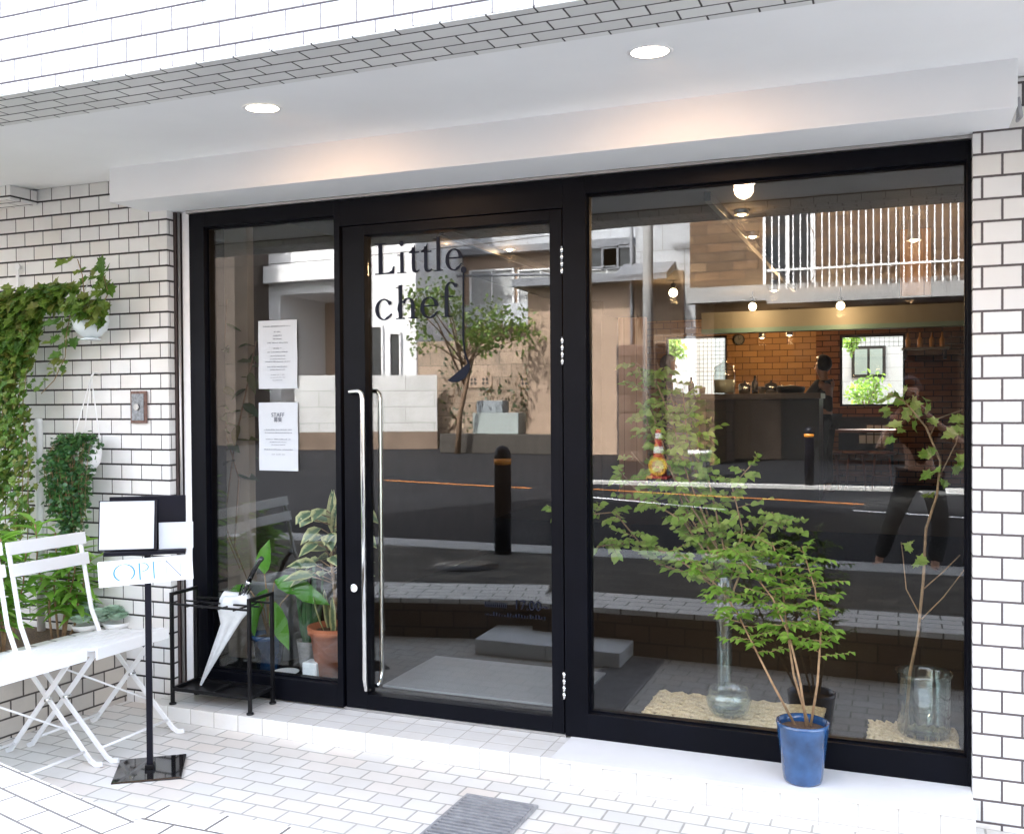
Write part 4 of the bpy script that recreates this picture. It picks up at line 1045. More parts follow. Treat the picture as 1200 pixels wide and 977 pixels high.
BR += [([(848, 760), (840, 640), (806, 560), (790, 500), (766, 440), (744, 424)], .5, .8, 50), ([(848, 760), (842, 650), (812, 540), (788, 470), (770, 425)], .5, .95, 50), ([(848, 755), (850, 650), (830, 560), (806, 520), (800, 455)], .5, .8, 50), ([(848, 755), (845, 650), (790, 560), (760, 500), (752, 470)], .4, .7, 50)]
for bi, (pp_, y0, y1, n) in enumerate(BR):
    pts = [at(x, y, .30+(y1-.65)*.8*(i/len(pp_))*1.0)-O for i, (x, y) in enumerate(pp_)]
    m_ = len(pts); st.tube(pts, [.006-.0045*i/m_ for i in range(m_)], 7)
    for k in range(20):
        q = .32+.68*k/20; p, d = along(pts, q); a = k*2.4+bi
        L = rnd.uniform(.05, .15); e = p+Vector((math.cos(a)*L, math.sin(a)*L*.6, rnd.uniform(-.04, .06)))
        tw = wig(rnd, p, e, 3, .006); st.tube(tw, [.002, .0017, .0014, .001], 5)
        for j in range(7):
            p2_, dd = along(tw, .15+.85*j/6); sg_ = 1 if j % 2 else -1
            leaf_into(lf, p2_, Vector((-dd.y, dd.x, 0))*sg_+dd*.8+Vector((0, 0, rnd.uniform(-.7, .1))), (rnd.uniform(-.4, .4), -.7, .7), rnd.uniform(.026, .052), rnd.uniform(.020, .038), 'ovate', .12, .2)
st.build('branches', M_twig, ar); clampy(lf, O).build('foliage', L_yel, ar)
# single branch in the jar
b2 = thing('bare_branch', 'mostly bare pale branch with a few lobed leaves in the round jar vase', 'plant', (.098, .20, IF+.06)); O = b2.location.copy()
st, lf = MB(), MB()
mn = [(1060, 870), (1066, 790), (1076, 740), (1082, 680), (1085, 620), (1098, 580), (1102, 540), (1085, 500), (1060, 470), (1040, 460)]
mp_ = [at(x, y, .2)-O for x, y in mn]; st.tube(mp_, [.0065, .0065, .006, .006, .0055, .005, .0045, .004, .003, .002], 8)
for tw in ([(1078, 720), (1062, 690), (1058, 650), (1056, 635)], [(1082, 690), (1105, 670), (1125, 650)], [(1080, 725), (1105, 700), (1132, 665)], [(1100, 560), (1120, 520), (1125, 500)], [(1090, 510), (1100, 490), (1128, 480)]):
    pts = [at(x, y, .2+.03*i)-O for i, (x, y) in enumerate(tw)]; st.tube(pts, [.003, .0025, .002, .0015][:len(pts)], 6)
for (x, y, n, sp) in ((1062, 640, 2, 8), (1075, 655, 2, 6), (1050, 470, 9, 18), (1080, 480, 9, 16), (1100, 560, 3, 10), (1085, 530, 4, 16), (1125, 500, 8, 12), (1125, 540, 4, 8), (1088, 575, 2, 5), (1060, 500, 5, 14)):
    for k in range(n):
        p = at(x+rnd.uniform(-sp, sp), y+rnd.uniform(-sp, sp), .2+rnd.uniform(-.05, .05))-O
        leaf_into(lf, p, rdir(rnd, -.8, .3), Vector((rnd.uniform(-.4, .4), -.8, .5)), rnd.uniform(.045, .075), rnd.uniform(.045, .07), 'maple', .1, .2)
st.build('branch', M_twig, b2); clampy(lf, O).build('foliage', L_yel, b2)

MB().box(-3.60, -3.35, .301, .36, .188, 2.748).build('inner_pillar', basic('beige_pillar', (.26, .22, .18), .8, var=.1), S)
# plants behind the side window
def plant_pot(name, loc, r, h, mat, label, rim=True):
    t = thing(name, label, 'plant pot', loc); pr = [(0, .003), (r*.72, 0), (r*.97, h*.86)]
    pr += [(r*1.08, h*.86), (r*1.1, h), (r*.98, h)] if rim else [(r, h), (r*.93, h)]
    pr += [(r*.9, h*.88), (0, h*.87)]
    MB().lathe(pr, (0, 0, 0), 32).build('pot', mat, t)
    MB().disc((0, 0, h*.885), r*.895).build('soil', M_soil, t); return t
plant_pot('plant_pot', (-3.13, .16, IF), .085, .19, M_navy, 'dark blue glazed pot inside behind the umbrella')
bl = thing('broad_leaved_plant', 'glossy broad green leaves reaching from the dark blue pot behind the rack', 'plant', (-3.13, .16, IF+.165)); st, lf = MB(), MB(); O = bl.location.copy()
for (x, y, L, W, dx, dz, Y) in ((330, 680, .22, .085, 1, -.15, .30), (352, 690, .17, .07, 1, -.25, .28), (310, 700, .17, .07, -.2, -1, .25), (330, 705, .2, .08, .3, -1, .22), (318, 672, .14, .08, .1, .9, .3), (300, 690, .15, .07, -.9, -.3, .28), (322, 690, .18, .075, -.4, -.7, .30)):
    L *= 1.3; W *= 1.3; p = at(x-8, y, Y-.16)-O; st.tube([(0, 0, 0), (p.x*.5, p.y*.4, p.z*.7), p], .004, 6); leaf_into(lf, p, (dx, -.05, dz), (0, -.8, .6), L, W, 'ovate', .2, .15)
st.build('stem', M_twig, bl); clampy(lf, O).build('foliage', L_broad, bl)
plant_pot('plant_pot', (-2.91, .22, IF), .07, .16, M_conc, 'small grey pot inside between the blue and terracotta pots', False)
sk = thing('snake_plant', 'upright striped sword leaves in the small grey pot', 'plant', (-2.91, .22, IF+.145)); lf = MB()
for k in range(11):
    a = k*2.4; leaf_into(lf, (.03*math.cos(a), .03*math.sin(a), 0), (math.cos(a)*.13, math.sin(a)*.13, 1), (math.cos(a), math.sin(a), .1), rnd.uniform(.24, .44), .035, 'strap', .3, .02)
lf.build('foliage', L_snake, sk)
plant_pot('plant_pot', (-2.73, .17, IF), .125, .26, M_terra, 'large ribbed terracotta pot inside beside the door post')
va = thing('variegated_plant', 'cream-edged grey-green leafy plant in the terracotta pot', 'plant', (-2.73, .17, IF+.23)); st, lf = MB(), MB(); lf.uv = []
O = va.location.copy()
st.tube([(0, 0, 0), (.01, 0, .18), (-.01, 0, .36), (.0, 0, .56)], [.012, .011, .009, .006], 8)
for k in range(34):
    z = rnd.uniform(.28, .66); a = k*2.4; L = rnd.uniform(.03, .13); p = Vector((math.cos(a)*L, math.sin(a)*L, z)); st.tube([(0, 0, z-.04), p], .003, 5)
    leaf_into(lf, p, (math.cos(a), math.sin(a)*.7-.2, rnd.uniform(-.7, .35)), (0, -.5, .8), rnd.uniform(.11, .165), rnd.uniform(.075, .10), 'ovate', .15, .25)
for k in range(5):
    a = k*1.3; leaf_into(lf, (.05*math.cos(a), .05*math.sin(a), .01), (math.cos(a)*.4, math.sin(a)*.4, 1), (math.cos(a), math.sin(a), .1), .2, .035, 'strap', .2, .1)
for k in range(3): leaf_into(lf, (0, 0, .5), (rnd.uniform(-.3, .3), -.1, 1), (.3, -1, .1), .24, .06, 'lance', .2, .05)
st.build('stem', M_twig, va); clampy(lf, O).build('foliage', L_vari, va)
cb_ = MB().box(-.042, .042, -.042, .042, 0, .085).build('candle_block', basic('white_wax', (.78, .84, .86), .5, var=.02), None, .008, (atz(370, 792, IF).x, .10, IF), 3)
tag(cb_, 'small white square block candle on the floor before the terracotta pot', 'candle')
tag(MB().lathe([(0, 0), (.045, 0), (.07, .015), (.066, .015), (.043, .004), (0, .004)]).build('white_saucer', M_wpaint, None, 0, (-2.98, .10, IF)), 'small white saucer on the floor beside the blue pot', 'saucer')
tag(MB().lathe([(0, 0), (.14, 0), (.17, .42), (.175, .44), (.16, .44), (.13, .02), (0, .015)], (0, 0, 0), 32).build('grey_bin', basic('grey_plastic', (.25, .25, .26), .4), None, 0, (-3.24, .42, IF)), 'tall round grey bin inside behind the umbrella rack', 'bin')
# rubber plant at the left
rp = thing('rubber_plant', 'tall dark rubber plant with bronze leaves inside the side window', 'plant', (-3.22, .32, IF)); st, lf = MB(), MB(); O = rp.location.copy()
MB().lathe([(0, 0), (.07, 0), (.09, .17), (.08, .17), (0, .15)]).build('pot', M_bmetal, rp)
for tp in ([(262, 790), (258, 600), (265, 500), (262, 430), (266, 350)], [(262, 790), (275, 640), (280, 560), (262, 500), (255, 450)], [(262, 790), (262, 620), (275, 520), (290, 450), (300, 400)]):
    pts = [at(x, y, .30)-O for x, y in tp]; pts[0] = Vector((0, 0, .1)); st.tube(pts, [.008, .006, .005, .004, .003], 7)
    for k in range(17):
        q = .52+.48*k/16; p, d = along(pts, q); a = k*2.4
        leaf_into(lf, p, (math.cos(a), math.sin(a)*.5, rnd.uniform(-.6, .4)), (0, -.6, .7), rnd.uniform(.09, .15), rnd.uniform(.04, .06), 'ovate', .15, .3)
st.build('stem', M_bark, rp); clampy(lf, O).build('foliage', L_rub, rp)

# ================================================================== ACROSS THE STREET (seen in the glass)
M_h1 = basic('white_render', (.74, .74, .75), .8, var=.06, vscale=.8)
M_h2 = basic('beige_render', (.36, .26, .19), .85, var=.10, vscale=.7)
M_h3 = tiles('grey_wall_panel', 1.1, .9, .02, .02, (.42, .44, .47), (.2, .2, .2), var=.05)
M_blk = tiles('beige_block_wall', .8, .4, .02, .02, (.36, .27, .20), (.11, .09, .07), var=.25, tint=(.24, .18, .13), rough=.9, dirt=.95, dirtcol=(.13, .11, .09))
M_wblk = tiles('white_block_wall', 1.6, .5, .015, .02, (.72, .72, .71), (.35, .35, .34), var=.05, dirt=.3)
M_bbrk = tiles('brown_brick', .55, .20, .018, .018, (.12, .066, .032), (.035, .024, .018), var=.5, tint=(.26, .17, .09), rough=.8)
M_wt2 = tiles('white_far_tile', .4, .2, .02, .02, (.68, .68, .68), (.3, .3, .3), var=.05)
M_dgl = basic('dark_window_glass', (.03, .035, .04), .08, var=.3)
M_roof = basic('grey_roof', (.16, .17, .19), .6, var=.15)
M_shut = boards('brown_shutter', (.16, .11, .07), (.22, .15, .10), .09, True)
M_fbase = basic('stained_base', (.22, .16, .12), .9, var=.3, vscale=2)
M_alat = basic('lattice_brown', (.14, .09, .07), .7, var=.3)
def span(mb, pxa, pxb, pya, pyb, Y, th=.3, pyref=None):
    """a wall standing Y metres out: from pixel column a to b, heights read at the left column"""
    a = rf(pxa, pya, Y); b = rf(pxb, pya, Y); c = rf(pxa, pyb, Y)
    return mb.box(min(a.x, b.x), max(a.x, b.x), -Y-th, -Y, min(a.z, c.z), max(a.z, c.z))
GZ = .17
def wallbox(x0, x1, Y, z0, z1, th=.3): return MB().box(x0, x1, -Y-th, -Y, z0, z1)
def house_window(par, cx, cz, w_, h_, Y, fmat, gmat, bars=1):
    f_ = MB(); x0, x1, z0, z1 = cx-w_/2, cx+w_/2, cz-h_/2, cz+h_/2; y = -Y
    f_.box(x0-.06, x0, y+.002, y+.10, z0-.06, z1+.06).box(x1, x1+.06, y+.002, y+.10, z0-.06, z1+.06).box(x0, x1, y+.002, y+.10, z1, z1+.06).box(x0, x1, y+.002, y+.13, z0-.06, z0)
    for k in range(bars): xx = x0+(x1-x0)*(k+1)/(bars+1); f_.box(xx-.025, xx+.025, y+.03, y+.08, z0, z1)
    o = f_.build('window', fmat, par); MB().box(x0, x1, y+.004, y+.03, z0, z1).build('pane', gmat, o); return o
# 1 white building at the far left, with a deep arched porch
Y1_ = 26.0
A = rf(262, 300, Y1_); B = rf(487, 300, Y1_)
wb_ = thing('white_building', 'white rendered building with an arched porch across the street', 'building', (0, 0, 0))
pa, pb_ = rf(328, 320, Y1_), rf(420, 420, Y1_)
zt_ = rf(400, 190, Y1_).z
zc_ = rf(330, 352, Y1_).z
MB().box(A.x, pa.x, -Y1_-6, -Y1_, GZ, zt_).box(pb_.x, B.x, -Y1_-6, -Y1_, GZ, zt_).box(pa.x, pb_.x, -Y1_-6, -Y1_, zc_+.2, zt_).build('wall', M_h1, wb_)
MB().box(pa.x, pb_.x, -Y1_-6, -Y1_-3.0, GZ, zc_+.19).build('porch_wall', M_h2, wb_)
MB().box(pa.x-.4, pb_.x+.3, -Y1_+.003, -Y1_+.5, zc_+.6, zc_+1.2).build('canopy_band', M_h1, wb_)
x = rf(438, 400, Y1_).x; house_window(wb_, x, rf(438, 415, Y1_).z, .7, 1.9, Y1_, M_h1, M_dgl, 0)
x = rf(464, 400, Y1_).x; house_window(wb_, x, rf(464, 425, Y1_).z, .35, 2.0, Y1_, M_h1, M_dgl, 0)
tw0, tw1 = rf(255, 300, 25.9).x, rf(303, 300, 25.9).x
MB().box(tw0, tw1, -Y1_+.003, -Y1_+.12, GZ, zt_).build('tiled_pilaster', M_wt2, wb_)
q0, q1 = rf(150, 300, 24.0), rf(274, 300, 24.0)
dbl = tag(MB().box(q0.x, q1.x, -27, -24, GZ, 14).build('brown_building', basic('dark_brown_render', (.07, .055, .045), .85, var=.2, vscale=1), None), 'dark brown building edge left of the white building, mirrored in the side window', 'building')
# 2 white block wall with a stained base, running back
q0, q1 = rf(345, 440, 21.5), rf(512, 455, 23.5)
bw = thing('white_block_wall', 'white block wall with brown stained base across the street', 'wall', (q0.x, -21.5, GZ))
d_ = Vector((q1.x-q0.x, -2, 0)); ln_ = d_.length; ang = math.atan2(d_.y, d_.x); bw.rotation_euler = (0, 0, ang)
htop = rf(400, 440, 22.2).z-GZ
MB().box(0, ln_, -.2, 0, .55, htop).build('wall', M_wblk, bw)
MB().box(0, ln_, -.21, .01, 0, .548).build('base', M_fbase, bw)
# 3 beige block retaining wall with pierced blocks
Yb = 24.0
k0, k1 = rf(489, 395, Yb), rf(764, 395, Yb); zk = rf(600, 397, Yb).z
bk = thing('beige_block_wall', 'high beige block wall with pierced diamond blocks across the street', 'wall', (0, 0, 0))
holes = []
MB().box(k0.x, k1.x, -Yb-.3, -Yb, GZ, zk).build('wall', M_blk, bk)
for px in (478, 562, 622, 700):
    c = rf(px, 447, Yb)
    if c.x < k0.x: continue
    mm_ = MB().box(c.x-.42, c.x+.42, -Yb+.002, -Yb+.03, c.z-.2, c.z+.2).build('pierced_block', M_h2, bk)
    d2 = MB()
    for sx in (-.2, .2):
        for i in range(4):
            a2 = PI/4+i*PI/2; ccx, ccz = c.x+sx+.09*math.cos(a2), c.z+.09*math.sin(a2)
            d2.add([(ccx-.055, -Yb+.034, ccz), (ccx, -Yb+.034, ccz-.055), (ccx+.055, -Yb+.034, ccz), (ccx, -Yb+.034, ccz+.055)], [(0,1,2,3)])
    d2.build('opening', M_dgl, mm_)
# 4 beige house with wide windows above the wall
Yh = 30.0
h0, h1 = rf(488, 300, Yh), rf(740, 300, Yh)
bh = thing('beige_house', 'beige house with wide sliding windows above the block wall', 'house', (0, 0, 0))
zr1 = rf(600, 298, Yh).z
MB().box(h0.x, h1.x, -Yh-7, -Yh, GZ, zr1).build('wall', M_h2, bh)
MB().box(h0.x-.3, h1.x+.2, -Yh-6.9, -Yh+.5, zr1+.003, zr1+.25).build('eave', M_roof, bh)
MB().box(h0.x, h1.x, -Yh-7, -Yh-.8, zr1+.253, zr1+5).build('upper_storey', M_h3, bh)
for px, wd_ in ((520, .9), (577, 1.7), (634, 1.7), (712, 1.5)):
    c = rf(px, 350, Yh); house_window(bh, c.x, c.z, wd_, 2.1, Yh, M_wpaint, basic('milky_glass', (.35, .36, .36), .2), 1)
c0, c1 = rf(492, 360, Yh-.4), rf(736, 376, Yh-.4)
MB().box(c0.x, c1.x, -Yh+.14, -Yh+.45, c1.z, c0.z).build('balcony_band', M_h3, bh)
MB().tube([rf(489, 325, Yh-.6), rf(600, 322, Yh-.6), rf(740, 322, Yh-.6)], .05, 8).build('gutter', M_roof, bh)
cp0 = rf(590, 470, Yb-.2)
wc = thing('wall_creeper', 'thin creeper straggling over the beige block wall across the street', 'plant', (cp0.x, -Yb+.05, GZ)); st, lf = MB(), MB()
for k in range(16):
    x0_ = rnd.uniform(-3.2, 3.6); hh_ = rnd.uniform(1.2, 3.3); pts = wig(rnd, (x0_, 0, 0), (x0_+rnd.uniform(-1.2, 1.2), .03, hh_), 7, .25); st.tube(pts, [.025-.002*i for i in range(8)], 5)
    for j in range(34):
        p, d = along(pts, rnd.uniform(.25, 1)); p = p+Vector((rnd.uniform(-.4, .4), rnd.uniform(0, .1), rnd.uniform(-.25, .25)))
        leaf_into(lf, p, rdir(rnd), (0, 1, .2), rnd.uniform(.08, .15), rnd.uniform(.06, .1), 'ovate', .2, .1)
st.build('stem', M_bark, wc); lf.build('foliage', L_rub, wc)
# 5 white gabled house left of the brown one
Yw = 20.0
g0, g1 = rf(690, 300, Yw), rf(810, 300, Yw)
wh = thing('white_house', 'white panelled house with dark eaves and brown shutters across the street', 'house', (0, 0, 0))
gx = rf(745, 300, Yw).x; ze = rf(745, 318, Yw).z
MB().box(gx, g1.x+.5, -Yw-6, -Yw, GZ, ze+3.2).build('wall', M_h3, wh)
MB().box(gx-3.5, gx-.003, -Yw-6, -Yw-1.5, GZ, ze-.1).build('side_wing', M_h2, wh)
MB().box(gx-3.8, gx-.003, -Yw-6, -Yw-1.0, ze-.097, ze+.12).build('wing_roof', M_roof, wh)
rfm = MB(); rfm.add([(gx-.3, -Yw-.003+.003, ze), (g1.x-.4, -Yw+.0, ze), (g1.x-.4, -Yw+1.0, ze-.35), (gx-.3, -Yw+1.0, ze-.35), (gx-.3, -Yw, ze+.2), (g1.x-.4, -Yw, ze+.2), (g1.x-.4, -Yw+1.0, ze-.2), (gx-.3, -Yw+1.0, ze-.2)],
     [(0,1,2,3), (7,6,5,4), (0,4,5,1), (1,5,6,2), (2,6,7,3), (3,7,4,0)]); rfm.build('eave', M_roof, wh)
c = rf(778, 365, Yw); s_o = MB().box(c.x-.75, c.x+.5, -Yw+.003, -Yw+.06, GZ+1.9, c.z+1.0).build('shutter', M_shut, wh)
MB().tube([(gx-.08, -Yw+.08, GZ), (gx-.08, -Yw+.08, ze+3)], .05, 10).build('downpipe', M_roof, wh)
for px in (705, 727): c = rf(px, 302, Yw+1.5); house_window(wh, c.x, c.z+.0, .9, .5, Yw+1.5, M_roof, M_dgl, 0)
sw0, sw1 = rf(722, 400, 18.6), rf(858, 400, 18.6)
swl = tag(MB().box(sw0.x, sw1.x, -18.9, -18.6, GZ, rf(790, 402, 18.6).z).build('stone_wall', tiles('rough_stone', .7, .45, .03, .03, (.11, .08, .065), (.04, .03, .025), var=.3, tint=(.16, .11, .09), rough=.9, dirt=.5, dirtcol=(.05, .04, .035)), None, .03), 'dark brown stone wall left of the brown brick building', 'wall')
# 6 brown brick building with the railed balcony
Yr = 17.0
r0 = rf(808, 262, Yr); zbal = rf(1000, 335, Yr-1.2).z; zslab = rf(1000, 352, Yr-1.2).z; ztop = rf(1000, 236, Yr-1.2).z
bb = thing('brown_brick_building', 'brown brick building with a white railed balcony across the street', 'building', (0, 0, 0))
MB().box(r0.x, 12, -Yr-7, -Yr, rf(808, 345, Yr).z, rf(900, 60, Yr).z).build('wall', M_bbrk, bb)
MB().box(r0.x+.1, 12, -Yr-7, -Yr-2.6, GZ, rf(808, 345, Yr).z-.003).build('ground_storey', M_fbase, bb)
MB().box(r0.x+.1, r0.x+.5, -Yr-2.59, -Yr-.1, GZ, rf(808, 345, Yr).z-.003).build('side_pier', M_bbrk, bb)
MB().box(r0.x, 12, -Yr+.003, -Yr+.35, rf(808, 352, Yr).z-.1, rf(808, 340, Yr).z).build('string_course', M_conc, bb)
bx0 = rf(905, 335, Yr-1.2).x
bl_ = MB().box(bx0-.1, 12, -Yr+.353, -Yr+1.3, zslab, zbal).build('balcony', M_conc, bb)
rl = MB(); x = bx0
while x < 4.5: rl.box(x-.012, x+.012, -Yr+1.18, -Yr+1.21, zbal-.0, ztop); x += .135
zb1 = rf(1000, 312, Yr-1.2).z
rl.box(bx0-.1, 4.6, -Yr+1.21, -Yr+1.235, zb1-.02, zb1+.02).box(bx0-.1, 4.6, -Yr+1.21, -Yr+1.235, ztop-.06, ztop-.02); rl.build('railing', M_wpaint, bl_)
c = rf(924, 290, Yr); house_window(bb, c.x, c.z, .9, 1.6, Yr, M_wpaint, M_dgl, 1)
lt_ = MB(); lx0, lx1 = rf(945, 290, Yr-.4).x, 4.6; lz0, lz1 = zbal+.003, ztop-.15
x = lx0
while x < lx1: lt_.bar((x, -Yr+.55, lz0), (x+(lz1-lz0)*.5, -Yr+.55, lz1), .02, .03); lt_.bar((x+(lz1-lz0)*.5, -Yr+.60, lz0), (x, -Yr+.60, lz1), .02, .03); x += .2
lt_.build('lattice_screen', M_alat, bb)
MB().box(rf(822, 400, Yr).x, rf(860, 400, Yr).x, -Yr-2.597, -Yr-2.5, GZ, 2.3).build('side_door', M_shut, bb)
MB().box(rf(900, 400, Yr).x, rf(1130, 400, Yr).x, -Yr-2.597, -Yr-2.5, GZ, 2.6).build('garage_shutter', basic('dark_shutter', (.03, .03, .03), .6), bb)
# street tree in front of the block wall
tc = rf(545, 378, 20.5)
tr_ = thing('street_tree', 'leafy garden tree leaning before the beige block wall', 'tree', (tc.x-.4, -20.8, GZ)); O = tr_.location.copy(); st, lf = MB(), MB()
hT = tc.z-GZ
st.tube([(0, 0, 0), (.1, .05, hT*.3), (.35, 0, hT*.6), (.3, 0, hT*.85)], [.09, .07, .05, .03], 9)
cls = []
for k in range(16):
    a = k*2.4; e = Vector((.35+math.cos(a)*rnd.uniform(.5, 2.0), math.sin(a)*rnd.uniform(.3, 1.2), hT+rnd.uniform(-.7, .9))); st.tube([(.25, 0, hT*rnd.uniform(.45, .8)), e*.6+Vector((.1, 0, hT*.3)), e], [.03, .02, .008], 6); cls.append(e)
for k in range(1250):
    c = rnd.choice(cls); p = c+rdir(rnd)*.55*rnd.random()**.5
    leaf_into(lf, p, rdir(rnd), rdir(rnd, .2, 1), rnd.uniform(.10, .17), rnd.uniform(.07, .11), 'ovate', .2, .2)
st.build('trunk', M_bark, tr_); lf.build('crown', L_tree, tr_)
# trough and air unit in front of that wall
c = rf(585, 505, 21.5); tg = thing('garden_trough', 'long dark planting trough with a grey cabinet on it by the block wall', 'trough', (c.x, -21.5, GZ))
MB().box(-1.7, 1.9, -.4, .4, 0, .55).build('trough', basic('dark_trough', (.04, .035, .03), .8), tg, .02)
MB().box(-.7, .7, -.3, .3, .553, 1.15).build('cabinet', basic('grey_cabinet_far', (.30, .34, .33), .5), tg, .02)
MB().box(-.6, .2, -.25, .25, 1.153, 1.5).build('air_unit', basic('grey_unit', (.24, .27, .29), .5), tg, .02)
# bollards
def bollard(loc, h, label):
    t = thing('bollard', label, 'bollard', loc, 0, 'black bollards with orange bands')
    MB().lathe([(0, 0), (.075, 0), (.075, h-.09), (.070, h-.05), (.05, h-.015), (0, h)], (0, 0, 0), 24).build('post', M_bplas, t)
    MB().lathe([(.0755, h-.17), (.0775, h-.17), (.0775, h-.115), (.0755, h-.115)], (0, 0, 0), 24).build('band', basic('bollard_orange', (.75, .28, .03), .4), t)
bollard((-3.27, -3.82, .262), .96, 'black bollard with orange band on the near kerb, behind the photographer')
q = rf(946, 582, 11.9); bollard((q.x, -12.3, .23), .95, 'black bollard with orange band on the far kerb')
# cone with yellow sign, white pot plant at the far side
q = rf(772, 553, 13.2)
cn_ = thing('traffic_cone', 'red and white cone with a round yellow plate across the street', 'traffic cone', (q.x, -13.2, .223))
k_ = 1.25
MB().box(-.2, .2, -.2, .2, 0, .03).build('base', basic('cone_red', (.22, .012, .01), .6), cn_, .005)
MB().lathe([(.15, .03), (.11, .26*k_), (.095, .36*k_), (.06, .58*k_), (.045, .70*k_), (.02, .71*k_), (0, .71*k_)], (0, 0, 0), 20).build('cone', MATS['cone_red'], cn_)
MB().lathe([(.097, .36*k_), (.080, .46*k_), (.08, .36*k_)], (0, 0, 0), 20).lathe([(.066, .57*k_), (.055, .65*k_), (.05, .57*k_)], (0, 0, 0), 20).build('stripe', basic('cone_white', (.25, .25, .25), .6), cn_)
MB().tube([(.02, .15, .22), (.02, .17, .22)], .17, 28).build('plate', basic('yellow_plate', (.34, .18, .012), .6), cn_)
MB().tube([(.02, .171, .22), (.02, .175, .22)], .11, 28).build('plate_center', basic('plate_white', (.32, .24, .14), .6), cn_)
q = rf(820, 575, 13.4)
plant_pot('plant_pot', (q.x, -13.4, .223), .2, .5, M_wpaint, 'white plant pot on the pavement across the street')
wp = thing('spiky_plant', 'sparse spiky plant in the white pot across the street', 'plant', (q.x, -13.4, .67)); lf = MB()
for k in range(60):
    z = rnd.uniform(0, .9); a = k*2.4; leaf_into(lf, (0, 0, z), (math.cos(a), math.sin(a), rnd.uniform(-.1, .8)), (0, 0, 1), rnd.uniform(.2, .4), .05, 'lance', .2, .4)
st = MB().tube([(0, 0, 0), (0, 0, 1)], .012, 6); st.build('stem', M_bark, wp); lf.build('foliage', L_tree, wp)
# overhead wires and a utility pole
up = thing('utility_pole', 'grey concrete utility pole with crossarm across the street', 'utility pole', (rf(757, 300, 18).x, -18.2, GZ))
MB().tube([(0, 0, 0), (0, 0, 9)], [.14, .10], 16).build('pole', M_conc, up)
MB().box(-.7, .7, -.04, .04, 7.6, 7.7).build('crossarm', M_alu, up)
for k, z in enumerate((5.6, 5.9, 7.8)):
    pts = [Vector((-22+4.4*i, 0, z-.35*math.sin(PI*((i % 5)/5))**1)) for i in range(11)]; MB().tube(pts, .012, 5).build('cable', M_bmetal, up)

# ================================================================== PEOPLE
M_skin = basic('skin', (.52, .31, .22), .5, var=.05, vscale=15)
M_hair = basic('dark_hair', (.018, .012, .010), .45, var=.3, vscale=40)
M_cloth = basic('black_cloth', (.010, .010, .012), .9, var=.2, bump=.2, bscale=60)
M_cloth2 = basic('charcoal_cloth', (.025, .022, .025), .9, var=.2, bump=.2, bscale=60)
M_shoe = basic('brown_leather', (.07, .035, .025), .4)
def skinmesh(name, nodes, edges, mat, parent, root=0, sub=2):
    keys = list(nodes); idx = {k: i for i, k in enumerate(keys)}
    me = bpy.data.meshes.new(name); me.from_pydata([nodes[k][0] for k in keys], [(idx[a], idx[b]) for a, b in edges], [])
    me.materials.append(mat); o = bpy.data.objects.new(name, me); C.objects.link(o); o.parent = parent
    mod = o.modifiers.new('Skin', 'SKIN'); mod.use_smooth_shade = True; mod.branch_smoothing = .3
    if not me.skin_vertices: me.update()
    sv = me.skin_vertices[0].data
    for k in keys:
        r = nodes[k][1]; sv[idx[k]].radius = r if isinstance(r, tuple) else (r, r)
        sv[idx[k]].use_root = (idx[k] == root)
    s_ = o.modifiers.new('Sub', 'SUBSURF'); s_.levels = sub; s_.render_levels = sub
    return o
